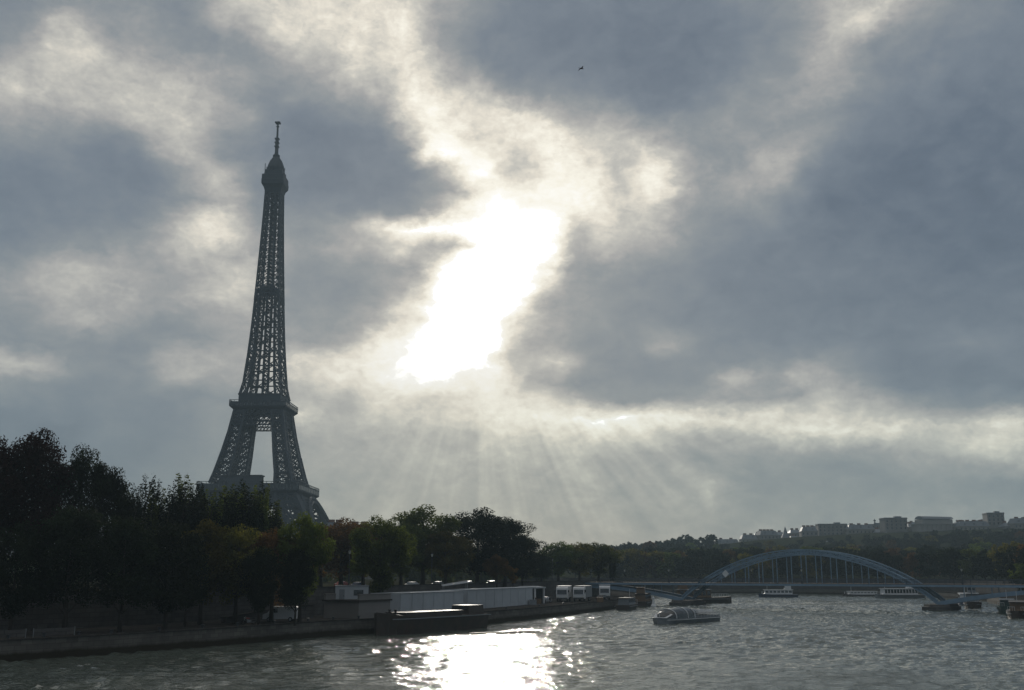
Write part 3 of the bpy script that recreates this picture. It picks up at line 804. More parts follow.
# ================================================================== trees
def quads_mesh(name, C, Nn, S, m_, asp=1.35):
    """leaf-sized quads at centres C, facing Nn, of size S"""
    n = len(C)
    ref = np.random.RandomState(5).normal(size=(n, 3))
    T = np.cross(Nn, ref); T /= np.linalg.norm(T, axis=1, keepdims=True) + 1e-9
    B = np.cross(Nn, T)
    S = S[:, None] / 2
    V = np.stack([C - T * S * asp, C - B * S * .75, C + T * S * asp, C + B * S * .75], 1).reshape(-1, 3).astype(np.float32)
    me = bpy.data.meshes.new(name)
    me.vertices.add(n * 4); me.vertices.foreach_set('co', V.ravel())
    me.loops.add(n * 4); me.loops.foreach_set('vertex_index', np.arange(n * 4, dtype=np.int32))
    me.polygons.add(n); me.polygons.foreach_set('loop_start', np.arange(0, n * 4, 4, dtype=np.int32)); me.polygons.foreach_set('loop_total', np.full(n, 4, np.int32))
    me.update(calc_edges=True)
    me.materials.append(m_)
    return me
def crown_points(seed, H, base, rx, shape, nclump, nleaf, leaf):
    rs = np.random.RandomState(seed)
    cl = []
    if shape == 'plume':                             # several upright leafy plumes fanning from one trunk
        for k in range(8):
            a = k * .785 + rs.uniform(-.3, .3); r_ = rx * rs.uniform(.25, 1.0); ht = H * rs.uniform(.74, 1.0) if k else H
            for s_ in np.linspace(0, 1, nclump // 8):
                z = base + (ht - base) * s_
                rr = r_ * (.35 + .65 * s_ ** .8)
                cl.append((math.cos(a) * rr + rs.uniform(-.15, .15), math.sin(a) * rr + rs.uniform(-.15, .15), z, rx * (.46 - .29 * s_ ** 1.6)))
    while len(cl) < nclump and shape != 'plume':
        u = rs.uniform(-1, 1, 3)
        r = np.linalg.norm(u)
        if r > 1 or r < .25: continue
        if rs.rand() > .35 + .65 * r: continue
        zz = (u[2] + 1) / 2
        if shape == 'broad': w = 1.0 - .28 * max(0, zz - .45)
        elif shape == 'spread': w = .78 + .45 * min(zz, .6)
        elif shape == 'poplar': w = 1.0 - .85 * max(0, zz - .45) / .55
        else: w = 1.0
        z = base + (H - base) * zz
        cr = rx * rs.uniform(.17, .33) * (1 if shape != 'poplar' else 1.15 * (1 - .8 * max(0, zz - .35) / .65))
        edge = 1 - .30 * rs.rand()
        cl.append((u[0] * rx * w * edge, u[1] * rx * w * edge, z - (cr * .6 if zz > .8 else 0), cr))
    cl = np.array(cl)
    per = np.maximum(1, (nleaf * cl[:, 3] ** 2 / (cl[:, 3] ** 2).sum()).astype(int))
    C, NN = [], []
    for (x, y, z, cr), k in zip(cl, per):
        d = rs.normal(size=(k, 3)); d /= np.linalg.norm(d, axis=1, keepdims=True)
        rr = cr * rs.uniform(.35, 1.12, k) ** .6
        p = np.array([x, y, z]) + d * rr[:, None] * np.array([1, 1, 2.6 if shape in ('poplar', 'plume') else .8])
        C.append(p); NN.append(d + rs.normal(scale=.6, size=(k, 3)))
    # stray twigs break up the outline
    C = np.concatenate(C); NN = np.concatenate(NN); NN /= np.linalg.norm(NN, axis=1, keepdims=True)
    S = leaf * rs.uniform(.55, 1.35, len(C))
    return C, NN, S, cl
def make_tree(name, seed, H, base, rx, shape, nclump, nleaf, leaf, leafm, label, group=None, limbs=14, trunk_r=.38):
    t = thing(name, label, 'tree', (0, 0, 0), 0, group)
    C, NN, S, cl = crown_points(seed, H, base, rx, shape, nclump, nleaf, leaf)
    me = quads_mesh('crown', C, NN, S, leafm)
    c = bpy.data.objects.new('crown', me); col.objects.link(c); c.parent = t
    rs = random.Random(seed)
    tr = MB()
    top = base + (H - base) * (.72 if shape != 'poplar' else .9)
    pts = [(rs.uniform(-.25, .25) * i / 5, rs.uniform(-.25, .25) * i / 5, top * i / 5) for i in range(6)]
    tr.tube([(0, 0, -.3)] + pts[1:], [trunk_r * 1.25] + [trunk_r * (1 - .15 * i) for i in range(1, 6)], 7)
    idx = list(range(len(cl))); rs.shuffle(idx)
    for k in idx[:limbs]:
        x, y, z, cr = cl[k]
        z0 = max(base * .75, min(top * .92, z - math.hypot(x, y) * .8))
        tr.tube([(0, 0, z0), (x * .45, y * .45, z0 + (z - z0) * .55), (x, y, z)], [trunk_r * .42, trunk_r * .25, trunk_r * .08], 5)
    tr.build('trunk', M['bark'], t, smooth=True)
    return t, H
def place(proto, x, y, z, h, rz, label=None, group=None, wide=1.0, leafm=None):
    t, H = proto
    if not t.get('used'):
        r_ = t; t['used'] = 1
    else:
        r_ = t.copy(); col.objects.link(r_)
        for ch in t.children:
            c = ch.copy(); col.objects.link(c); c.parent = r_
    r_.location = (x, y, z); r_.rotation_euler = (0, 0, rz)
    s_ = h / H; r_.scale = (s_ * wide, s_ * wide, s_)
    if label: r_['label'] = label
    if group: r_['group'] = group
    elif 'group' in r_: del r_['group']
    return r_
P_ = {}
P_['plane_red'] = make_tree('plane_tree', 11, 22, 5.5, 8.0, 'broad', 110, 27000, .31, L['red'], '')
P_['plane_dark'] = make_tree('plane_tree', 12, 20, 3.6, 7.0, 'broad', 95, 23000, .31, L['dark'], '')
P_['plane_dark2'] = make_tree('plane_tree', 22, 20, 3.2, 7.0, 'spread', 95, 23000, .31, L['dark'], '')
P_['lime_olive'] = make_tree('lime_tree', 13, 17, 3.5, 6.0, 'broad', 80, 18000, .30, L['olive'], '')
P_['lime_green'] = make_tree('lime_tree', 14, 16, 3.5, 5.6, 'spread', 75, 18000, .30, L['green'], '')
P_['poplar'] = make_tree('poplar', 15, 22, 3.0, 2.3, 'plume', 112, 12500, .30, L['dark'], '', limbs=8, trunk_r=.22)
P_['poplar2'] = make_tree('poplar', 16, 21, 3.0, 2.0, 'plume', 112, 11500, .29, L['green'], '', limbs=8, trunk_r=.2)
P_['rust'] = make_tree('autumn_tree', 17, 16, 3.5, 6.2, 'spread', 75, 15000, .32, L['rust'], '')
P_['gold'] = make_tree('autumn_tree', 18, 12, 2.5, 4.0, 'broad', 45, 5000, .4, L['gold'], '')
# (px, top py, Y, prototype, base z, width, label)
QZ, SZ = QUAY_Z, STREET_Z
near = [
 (-95, 425, 150, 'plane_red', SZ, 1.1, 'tall dark red brown tree cut by the left edge of the picture'),
 (-20, 426, 152, 'plane_red', SZ, .95, 'tallest dark reddish tree on the embankment at the far left'),
 (38, 428, 156, 'plane_red', SZ, .8, 'broad dark reddish tree beside the tallest one on the left embankment'),
 (84, 444, 158, 'plane_dark2', SZ, .6, 'dark tree stepping down right of the reddish crowns'),
 (112, 461, 160, 'plane_dark', SZ, .62, 'small gapped dark crown left of the first poplars'),
 (20, 520, 133, 'plane_dark2', QZ, .9, 'dark quay tree nearest the camera under the reddish crowns'),
 (75, 500, 136, 'plane_dark', QZ, 1.0, 'tall rounded quay tree in front of the dark reddish crowns'),
 (128, 512, 140, 'plane_dark', QZ, .95, 'dark quay tree below the first poplar tips'),
 (172, 520, 146, 'plane_dark2', QZ, 1.0, 'dark quay tree below the tower on its left side'),
 (206, 517, 160, 'lime_olive', QZ + .1, 1.0, 'olive green tree below the left foot of the tower'),
 (240, 522, 163, 'lime_olive', QZ + .1, 1.05, 'olive and orange tree below the middle of the tower platform'),
 (275, 528, 168, 'rust', QZ + .1, 1.0, 'rusty brown tree left of the pointed dark tree at the quay corner'),
 (304, 509, 166, 'lime_green', QZ, .72, 'narrow dark green tree with a raised crown at the quay corner right of the tower'),
 (190, 540, 152, 'plane_dark', QZ, .8, 'low dark tree among the trunks left of the parked motorcycle'),
 (262, 545, 158, 'plane_dark2', QZ, .8, 'low dark tree among the trunks left of the white van'),
 (298, 545, 160, 'plane_dark', QZ, .75, 'low dark tree shading the white van'),
 (343, 518, 235, 'rust', SZ, 1.5, 'orange brown autumn tree just right of the quay corner tree'),
 (322, 524, 250, 'gold', SZ, 1.4, 'pale yellow green tree behind the orange autumn tree'),
 (381, 513, 205, 'lime_green', QZ, 1.0, 'slim bright green tree standing behind the stone block'),
 (365, 520, 240, 'lime_olive', SZ, 1.3, 'olive tree behind the slim bright green one'),
 (424, 503, 262, 'lime_green', SZ, 1.3, 'tall round green tree left of the big dark one'),
 (402, 521, 250, 'lime_green', SZ, 1.2, 'middle sized green tree above the white marquee'),
 (446, 528, 255, 'lime_olive', SZ, 1.35, 'low olive tree above the middle of the marquee'),
 (478, 507, 275, 'plane_dark2', SZ, 1.45, 'big dark tree with a wide top above the right half of the marquee'),
 (505, 514, 285, 'plane_dark', SZ, 1.3, 'dark tree on the right shoulder of the big dark one'),
 (497, 554, 268, 'rust', SZ, 1.1, 'low reddish brown tree in front of the big dark tree'),
 (513, 566, 270, 'gold', SZ, .9, 'small yellow tree right of the low reddish one'),
 (522, 534, 300, 'plane_dark2', SZ, 1.3, 'dark tree falling away beside the stone abutment'),
 (558, 540, 345, 'lime_green', SZ, 1.5, 'green tree left in the clump above the parked lorries'),
 (579, 541, 350, 'lime_olive', SZ, 1.5, 'green tree in the middle of the clump above the lorries'),
 (598, 541, 355, 'lime_green', SZ, 1.5, 'green tree at the right of the clump above the lorries'),
 (541, 552, 320, 'plane_dark', SZ, 1.4, 'low dark tree between the abutment and the lorry clump'),
]
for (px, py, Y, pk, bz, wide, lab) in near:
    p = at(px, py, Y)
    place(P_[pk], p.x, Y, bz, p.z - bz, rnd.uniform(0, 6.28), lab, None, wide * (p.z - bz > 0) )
pop = [(126, 494, 176, 'q'), (134, 503, 170, 'p'), (178, 494, 182, 'q'), (225, 488, 190, 'q'), (263, 490, 184, 'q'), (246, 489, 178, 'p'), (185, 484, 176, 'p'), (211, 497, 176, 'p'), (154, 500, 174, 'q'), (167, 503, 176, 'p'), (190, 500, 176, 'p'), (215, 502, 178, 'q'), (229, 500, 180, 'p'), (242, 497, 180, 'q'), (254, 499, 182, 'p'), (140, 499, 172, 'p'), (203, 486, 188, 'p'), (271, 510, 186, 'p'), (131, 487, 182, 'p'), (147, 478, 178, 'p'), (161, 490, 184, 'q'), (173, 482, 180, 'p'), (184, 476, 186, 'q'), (196, 488, 182, 'p'), (209, 491, 186, 'q'), (222, 494, 184, 'p'),
       (236, 486, 188, 'q'), (248, 481, 186, 'p'), (259, 487, 190, 'q'), (268, 496, 190, 'p'), (277, 503, 192, 'q')]
for k, (px, py, Y, kd) in enumerate(pop):
    p = at(px, py, Y)
    place(P_['poplar' if kd == 'p' else 'poplar2'], p.x, Y, SZ, p.z - SZ, rnd.uniform(0, 6.28), 'slender dark poplar tip in the row rising in front of the tower base', 'row of slender poplars in front of the tower', rnd.uniform(1.15, 1.6))
p = at(612, 548, 362)
place(P_['poplar'], p.x, 362, SZ, p.z - SZ, 1, 'small pointed tree at the right end of the lorry clump', None, 1.3)

# farther trees: fewer, larger leaf clumps
F_ = [make_tree('hillside_tree', 30 + k, 16, 2.0, 7.5, 'broad' if k % 2 else 'spread', 38, 2400, .85, L[c_], '', limbs=5)
      for k, c_ in enumerate(('dark', 'green', 'olive', 'rust', 'dark', 'dark'))]
fr = random.Random(21)
GL = 'dark autumn tree in the dense wood covering the far bank and hillside'
GG = 'trees of the wooded far bank'
cnt = 0
def far_tree(x, y, h, k=None, label=GL, group=GG, wide=1.0):
    global cnt
    cnt += 1
    place(F_[fr.choice((0, 0, 1, 2, 3, 4, 5)) if k is None else k], x, y, hill_z(x, y) - .3 if y > 530 else SZ, h, fr.uniform(0, 6.28), label, group, wide)
# along the far embankment street
far_line = [(-60, 560), (20, 588), (62, 556), (92, 520), (118, 527), (152, 507), (182, 462), (184, 400), (172, 350), (160, 310)]
for a, b_ in zip(far_line, far_line[1:]):
    L_ = math.hypot(b_[0] - a[0], b_[1] - a[1]); n_ = max(1, int(L_ / 9))
    for i in range(n_):
        t = (i + .5) / n_
        far_tree(a[0] + (b_[0] - a[0]) * t + fr.uniform(-2, 2), a[1] + (b_[1] - a[1]) * t + 5 + fr.uniform(-2, 2), fr.uniform(12, 16))
for (y0, r0, r1, n_, h0, h1) in ((560, .09, .50, 24, 13, 19), (605, .08, .50, 26, 14, 19), (660, .07, .50, 28, 14, 19), (725, .07, .50, 30, 13, 18), (800, .07, .50, 32, 12, 17), (880, .07, .24, 18, 12, 16)):
    for i in range(n_):
        r_ = r0 + (r1 - r0) * (i + fr.uniform(.1, .9)) / n_
        y = y0 + fr.uniform(-18, 18)
        far_tree(r_ * y, y, fr.uniform(h0, h1) * (.66 if r_ > .17 and y0 > 700 else 1))
for i in range(8):                                  # right bank beyond the quay wall
    far_tree(158 + i * 6 + fr.uniform(-3, 3), 345 - i * 6 + fr.uniform(-8, 8), fr.uniform(8, 11))
for x, y, h in ((134, 283, 5), (141, 300, 6), (147, 317, 6.5), (154, 334, 7), (161, 350, 7), (138, 270, 6), (146, 286, 7), (152, 300, 8), (159, 316, 8), (166, 330, 9)):
    place(F_[fr.choice((0, 1, 4))], x, y, QUAY_Z if x < 148 else SZ, h, fr.uniform(0, 6.28), 'young dark tree on the right bank behind the moored boats', 'young trees on the right bank', 1.2)
print('far trees', cnt)
# the wood that closes the view beyond them, one mass
def woodland(name, spots, seed, leafm, label):
    rs = np.random.RandomState(seed)
    C, NN, S, cl = crown_points(seed, 15, 1, 8.0, 'spread', 26, 700, 1.7)
    allC, allN, allS = [], [], []
    for (x, y, z, s_) in spots:
        a = rs.rand() * 6.28; c_, sn = math.cos(a), math.sin(a)
        Rm = np.array([[c_, -sn, 0], [sn, c_, 0], [0, 0, 1]])
        allC.append((C * s_) @ Rm.T + np.array([x, y, z])); allN.append(NN @ Rm.T); allS.append(S * s_)
    me = quads_mesh(name, np.concatenate(allC), np.concatenate(allN), np.concatenate(allS), leafm)
    o = bpy.data.objects.new(name, me); col.objects.link(o); tag(o, label, 'woodland', None, 'stuff')
sp = []
for y0 in (930, 980, 1040, 1110, 1190, 1280):
    n_ = 46
    for i in range(n_):
        r_ = .04 + .46 * (i + fr.random()) / n_; y = y0 + fr.uniform(-20, 20)
        if r_ > .165 and y > 1010 or r_ > .19: continue
        sp.append((r_ * y, y, hill_z(r_ * y, y) - 1, fr.uniform(.7, 1.0) * (1 if r_ < .22 else .8)))
woodland('woodland', sp, 41, L['dark'], 'hazy wood running down the hill crest above the left end of the footbridge')
sp = []
for y0 in (705, 740, 775, 810, 845, 880, 915):
    for i in range(34):
        r_ = .15 + .38 * (i + fr.random()) / 34; y = y0 + fr.uniform(-18, 18)
        sp.append((r_ * y, y, hill_z(r_ * y, y) - .8, fr.uniform(.5, .68) * (1 if y0 < 850 else .62)))
woodland('woodland', sp, 43, L['dark'], 'low dark wood covering the slope below the hilltop buildings')
sp = []
for y0 in (395, 440, 520, 620):
    for i in range(34):
        r_ = -.62 + .68 * (i + fr.random()) / 34; y = y0 + fr.uniform(-20, 20)
        if abs(r_ * y + 172) < 80 and y > 600: continue
        if r_ * y > 8: continue
        sp.append((r_ * y, y, SZ - .5, fr.uniform(.7, .95)))
woodland('park_trees', sp, 42, L['green'], 'hazy park trees filling the ground behind the left bank trees')

# ================================================================== buildings
wm = MB(); wm.box((0, 0, 0), (1.3, .3, 2.1)); _w = wm.build('window', M['glassdark'])
win_me = _w.data; bpy.data.objects.remove(_w)
wm = MB(); wm.box((0, 0, 0), (1.3, 1.0, 1.8)); wm.quad((-.9, -.6, .9), (.9, -.6, .9), (0, -.6, 1.6)); _w = wm.build('dormer', M['zinc'])
dor_me = _w.data; bpy.data.objects.remove(_w)
wm = MB(); wm.box((0, 0, 0), (3.2, 1.0, 2.6)); _w = wm.build('chimney', M['brick'])
chi_me = _w.data; bpy.data.objects.remove(_w)
def add_mesh(name, me, parent, loc):
    o = bpy.data.objects.new(name, me); col.objects.link(o); o.parent = parent; o.location = loc; return o
def building(name, label, px0, px1, pty, Y, m_, roof='mansard', depth=16, rz=0.0, group=None, hmin=14, cat='building', chim=2):
    p0, p1 = at(px0, pty, Y), at(px1, pty, Y)
    w = (p1.x - p0.x); x = (p0.x + p1.x) / 2; top = p0.z
    gz = hill_z(x, Y) - 1 if Y > 530 else SZ
    h = max(top - gz, hmin); gz = top - h
    t = thing(name, label, cat, (x, Y, gz), rz, group)
    rh = 0 if roof == 'flat' else (4.2 if roof == 'mansard' else 3.5)
    hw = h - rh - (1.6 if roof != 'flat' else 0)
    b = MB(); b.box((0, 0, hw / 2), (w, depth, hw)); b.box((0, 0, hw - .4), (w + .8, depth + .8, .5)); b.box((0, 0, hw * .45), (w + .3, depth + .3, .3))
    b.build('wall', m_, t)
    r_ = MB()
    if roof == 'mansard':
        r_.box((0, 0, hw + rh / 2 - .1), (w, depth, rh), taper=max(.5, 1 - 4 / w), ty=.7); r_.box((0, 0, hw + rh), (w - 4.4, depth * .6, .5))
    elif roof == 'flat':
        r_.box((0, 0, hw + .25), (w + .4, depth + .4, .5)); r_.box((w * .2, 0, hw + 1.2), (min(6, w * .3), 5, 1.6))
    else:
        n = len(r_.v); hx, hy = w / 2 + .4, depth / 2 + .4
        for q in ((-hx, -hy, 0), (hx, -hy, 0), (hx, hy, 0), (-hx, hy, 0), (-hx + 3, 0, rh), (hx - 3, 0, rh)): r_.v.append((q[0], q[1], q[2] + hw))
        for f in ((0, 1, 5, 4), (1, 2, 5), (2, 3, 4, 5), (3, 0, 4)): r_.f.append(tuple(n + k for k in f)); r_.mi.append(0)
    ro = r_.build('roof', M['zinc'], t)
    if roof != 'flat':
        for k in range(chim): add_mesh('chimney', chi_me, ro, ((k + .5) / chim * (w - 4) - (w - 4) / 2, depth * .1, hw + rh + .6))
    nw = max(2, min(9, int(w / 3.6))); rows = 3
    for j in range(rows):
        z = hw - 2.6 - j * 3.4
        if z < 1.5: break
        for i in range(nw):
            add_mesh('window', win_me, t, ((i + .5) / nw * w - w / 2, -depth / 2 - .05, z))
    if roof == 'mansard':
        for i in range(max(1, nw // 2)): add_mesh('dormer', dor_me, ro, ((i + .5) / max(1, nw // 2) * (w - 3) - (w - 3) / 2, -depth / 2 + 1.1, hw + 1.6))
    return t
Bs = [
 ('apartment_building', 'lowest grey block at the left end of the hilltop skyline', 692, 712, 541, 1180, 'facade2', 'gable', 2),
 ('apartment_building', 'pale block half hidden in hazy trees left of the stepped block', 714, 738, 538, 1170, 'facade', 'mansard', 2),
 ('apartment_building', 'low pale block immediately left of the stepped turreted block', 740, 756, 533.5, 1150, 'facade', 'mansard', 2),
 ('apartment_building', 'stepped block with chimneys left of the pointed spire', 757, 776, 529.5, 1150, 'facade2', 'mansard', 4),
 ('apartment_building', 'low block between the pointed spire and the long skyline row', 788, 799, 534.5, 1170, 'facade', 'gable', 1),
 ('apartment_building', 'tall block starting the long skyline row right of the spire', 800, 816, 525.5, 1100, 'facade2', 'mansard', 3),
 ('apartment_building', 'wide block with a flat roof second in the skyline row', 817, 845, 524.5, 1110, 'facade2', 'flat', 0),
 ('apartment_building', 'wide mansard block third in the skyline row above the arch', 846, 872, 523.5, 1090, 'facade', 'mansard', 3),
 ('apartment_building', 'narrow lower block just left of the tall flat topped block', 873, 881, 527.5, 1080, 'facade2', 'gable', 1),
 ('apartment_building', 'tall flat topped grey block above the right half of the arch', 882, 904, 518.5, 1050, 'facade2', 'flat', 0),
 ('apartment_building', 'low link block between the flat topped block and the white palace', 905, 915, 522, 1060, 'facade', 'gable', 1),
 ('apartment_building', 'long low block right of the white palace', 956, 986, 520, 1010, 'facade', 'mansard', 4),
 ('apartment_building', 'square grey block raised highest on the skyline at the right', 985, 1001, 513.5, 1020, 'facade2', 'flat', 0),
 ('apartment_building', 'low block right of the highest square block', 1001, 1009, 521, 1000, 'facade2', 'gable', 1),
 ('apartment_building', 'pale block cut by the right edge of the picture', 1010, 1042, 517, 990, 'facade', 'mansard', 3),
 ('pavilion', 'long white low roofed pavilion among the trees left of the spire', 744, 777, 545.5, 960, 'facade3', 'gable', 0),
 ('pavilion', 'long white low pavilion among the trees under the skyline row', 822, 851, 539, 930, 'facade3', 'gable', 0),
 ('apartment_building', 'small pale building glimpsed above the trees right of the tower foot', 324, 346, 520, 560, 'facade', 'mansard', 2),
 ('apartment_building', 'grey rooftop glimpsed over the autumn trees right of the tower', 347, 372, 522, 580, 'facade2', 'gable', 2),
]
for (nm, lab, a, b_, ty, Y, mm, rf, ch) in Bs:
    building(nm, lab, a, b_, ty, Y, M[mm], rf, rz=rnd.uniform(-.15, .15), hmin=(22 if 'pav' not in nm else 8), cat='building' if nm != 'pavilion' else 'pavilion', chim=ch)
for i in range(15):
    a = 752 + i * 18.5 + rnd.uniform(-3, 3)
    building('apartment_building', 'pale block in the packed rows behind the front line of hilltop buildings', a, a + rnd.uniform(13, 18), lerp(a, [(740, 536), (800, 530), (870, 527), (900, 523), (1030, 521)]) - 2 + rnd.uniform(-.8, 1.6), 1230 + rnd.uniform(-25, 25), M[rnd.choice(('facade', 'facade2'))], rnd.choice(('mansard', 'gable', 'flat')), rz=rnd.uniform(-.2, .2), hmin=20, chim=2, group='packed hilltop blocks behind the front row')
# palace with columns and a low curved roof
p0, p1 = at(915, 516, 1030), at(952, 516, 1030)
w = p1.x - p0.x; gz = p0.z - 30
t = thing('palace', 'wide white palace with tall columns and a low curved roof on the hilltop', 'palace', ((p0.x + p1.x) / 2, 1030, gz), .05)
b = MB(); b.box((0, 0, 11), (w, 22, 22)); b.box((0, 0, 22.3), (w + 1.6, 23.6, .8)); b.box((0, 1, 24.5), (w * .82, 18, 4)); b.build('wall', M['facade3'], t)
r_ = MB(); r_.loft([[(-w * .42, y, 26.5 + 3.4 * math.sqrt(max(0, 1 - (y / 9.5) ** 2))) for y in (-9.4, -7, -4, 0, 4, 7, 9.4)] , [(w * .42, y, 26.5 + 2.8 * math.sqrt(max(0, 1 - (y / 9.5) ** 2))) for y in (-9.4, -7, -4, 0, 4, 7, 9.4)]]); r_.build('roof', M['zinc'], t)
for i in range(8):
    c_ = MB(); c_.lathe([(.75, 6), (.7, 20), (.95, 21.2)], ((i + .5) / 8 * w - w / 2, -11.8, 0), 8); c_.build('column', M['facade3'], t)
for i in range(7): add_mesh('window', win_me, t, ((i + 1) / 8 * w - w / 2, -11.2, 14))
# pointed spire
p = at(785, 526.5, 1160)
t = thing('church_tower', 'small dark pointed church spire between two hilltop blocks', 'church tower', (p.x, 1160, p.z - 34))
b = MB(); b.box((0, 0, 11), (8, 8, 22)); b.box((0, 0, 22), (9, 9, .8)); b.build('wall', M['facade2'], t)
b = MB(); b.loft([[(r * math.cos(a * math.pi / 4 + .39), r * math.sin(a * math.pi / 4 + .39), z) for a in range(8)] for z, r in ((22.4, 4.6), (25, 3.4), (27, 2.4), (34, .12))]); b.build('spire', M['zinc'], t)
for i in (-1.7, 1.7): add_mesh('window', win_me, t, (i, -4.05, 17))
# mast
p = at(873.5, 519, 1095)
b = MB(); b.tube([(0, 0, -9), (0, 0, 0)], [.7, .35], 6); b.box((0, 0, -1.8), (2.2, .8, 1.2)); b.box((0, 0, -4), (1.6, .8, .8))
tag(b.build('rooftop_mast', M['darksteel'], loc=(p.x, 1092, p.z)), 'thin dark mast on the skyline left of the tall flat topped block', 'mast')

# ================================================================== boats
def hull(L_, W_, H_, bow=.28, sheer=.35, stern=.85, n=14, flare=.8):
    """rings from stern (-L/2) to bow (+L/2)"""
    rings = []
    for i in range(n + 1):
        t = i / n; x = -L_ / 2 + L_ * t
        if t < .12: w = stern + (1 - stern) * t / .12
        elif t > 1 - bow: u = (t - (1 - bow)) / bow; w = math.sqrt(max(0.0, 1 - u ** 2.2)) * .98 + .02
        else: w = 1
        w *= W_ / 2
        zt = H_ + sheer * max(0, (t - .6) / .4) ** 2
        zb = -.5 + (.5 * max(0, (t - .8) / .2) ** 2)
        rings.append([(x, -w * flare, zb), (x, w * flare, zb), (x, w, zt), (x, w * .96, zt + .02), (x, -w * .96, zt + .02), (x, -w, zt)])
    return rings
def rub_rail(L_, W_, H_, z, bow=.28):
    m_ = MB(); prev = None
    for i in range(19):
        t = i / 18; x = -L_ / 2 + L_ * t * .985
        w = 1 if t < 1 - bow else math.sqrt(max(0, 1 - ((t - 1 + bow) / bow) ** 2.2))
        cur = (x, w * W_ / 2 + .03, z)
        if prev:
            m_.bar(prev, cur, .14); m_.bar((prev[0], -prev[1], z), (cur[0], -cur[1], z), .14)
        prev = cur
    return m_
def cabin_boat(name, label, px, py, heading, L_, W_, hullm, cabm, Hh=1.1, Hc=1.9, c0=.14, c1=.84, wheel=True, group=None, z=None, cat='boat', roofm='white', pos=None, nwin=9):
    p = pos or on_plane(px, py, 0)
    t = thing(name, label, cat, (p[0], p[1], 0.02), R(heading), group)
    h = MB(); h.loft(hull(L_, W_, Hh)); h.build('hull', M[hullm], t)
    rub_rail(L_, W_, Hh, Hh * .75).build('rubbing_strake', M['blackhull' if hullm != 'blackhull' else 'greyhull'], t)
    xa, xb = -L_ / 2 + L_ * c0, -L_ / 2 + L_ * c1
    c = MB(); w = W_ * .36
    c.loft([[(xa, -w * s_, z_), (xb, -w * s_, z_), (xb + (1.0 if z_ < Hh + .2 else 0), 0, z_), (xb, w * s_, z_), (xa, w * s_, z_)] for z_, s_ in ((Hh - .1, 1), (Hh + .55, .98), (Hh + Hc, .9))])
    cb_ = c.build('cabin', M[cabm], t)
    r_ = MB(); r_.box(((xa + xb) / 2, 0, Hh + Hc + .08), (xb - xa + .8, W_ * .74, .16)); r_.build('roof', M[roofm], cb_)
    ww = (xb - xa) / nwin
    for s_ in (-1, 1):
        for i in range(nwin):
            g_ = MB(); x0 = xa + ww * i + ww * .12; x1 = xa + ww * (i + 1) - ww * .12
            y0, y1 = s_ * (w * .985 + .02), s_ * (w * .915 + .02)
            g_.loft([[(x0, y0, Hh + .62), (x1, y0, Hh + .62), (x1, y0 - s_ * .03, Hh + .62), (x0, y0 - s_ * .03, Hh + .62)], [(x0, y1, Hh + Hc - .25), (x1, y1, Hh + Hc - .25), (x1, y1 - s_ * .03, Hh + Hc - .25), (x0, y1 - s_ * .03, Hh + Hc - .25)]])
            g_.build('window', M['glassdark'], cb_)
    if wheel:
        wx = xa + (xb - xa) * .15
        wh = MB(); wh.box((wx, 0, Hh + Hc + 1.0), (2.6, W_ * .5, 1.6), taper=.9); wh.box((wx, 0, Hh + Hc + 1.85), (3.0, W_ * .56, .12)); wo = wh.build('wheelhouse', M[cabm], t)
        g_ = MB(); g_.box((wx + 1.27, 0, Hh + Hc + 1.2), (.08, W_ * .42, .7)); g_.build('windscreen', M['glassdark'], wo)
    rl = MB(); xs = [xb + 1 + k * (L_ / 2 - 1.2 - xb - 1) / 3 for k in range(4)]
    for s_ in (-1, 1):
        pr = None
        for k, x in enumerate(xs):
            yy = s_ * W_ * (.44 - .1 * k)
            rl.bar((x, yy, Hh), (x, yy, Hh + 1.1), .05)
            if pr: rl.bar(pr, (x, yy, Hh + 1.1), .05)
            pr = (x, yy, Hh + 1.1)
    rl.build('railing', M['white'], t)
    ms = MB(); ms.tube([(xb - 1, 0, Hh + Hc), (xb - 1, 0, Hh + Hc + 2.4)], [.06, .04], 6); ms.build('mast', M['white'], t)
    return t

# the tour boat: rounded glass canopy forward, long low open deck behind
bow_, stern_ = on_plane(652, 624.5, 0), on_plane(716, 620, 0)
hd = math.atan2(bow_.y - stern_.y, bow_.x - stern_.x); L_ = (bow_ - stern_).length
L_ = min(L_, 30)
TB = t = thing('tour_boat', 'low sightseeing boat with a rounded glass canopy and white arched frame heading towards the camera', 'tour boat', ((bow_.x + stern_.x) / 2, (bow_.y + stern_.y) / 2, .02), hd)
h = MB(); h.loft(hull(L_, 6.2, 1.05, bow=.2, sheer=.3)); h.build('hull', M['greyhull'], t)
rub_rail(L_, 6.2, 1.05, .85, .2).build('rubbing_strake', M['white'], t)
def arch_ring(x, w, z0, hh, n=10): return [(x, -w * math.cos(math.pi * k / n) , z0 + hh * math.sin(math.pi * k / n) ** .7) for k in range(n + 1)]
cn = MB(); fx = L_ / 2
secs = [(fx - 1.6, 1.2, .5), (fx - 2.6, 2.0, 1.35), (fx - 4.2, 2.5, 2.0), (fx - 7, 2.75, 2.3), (fx - 11, 2.75, 2.3), (fx - 13.5, 2.7, 2.1), (fx - 14.5, 2.5, 1.3)]
cn.loft([arch_ring(x, w, 1.1, hh) for x, w, hh in secs]); cn.build('glass_canopy', M['glassdark'], t, smooth=False)
for x, w, hh in ((fx - 4.2, 2.5, 2.0), (fx - 9, 2.75, 2.32), (fx - 12.2, 2.75, 2.25)):
    f_ = MB(); rr_ = arch_ring(x, w + .05, 1.1, hh + .05)
    for a, b_ in zip(rr_, rr_[1:]): f_.bar(a, b_, .22, .12)
    f_.build('canopy_frame', M['white'], t)
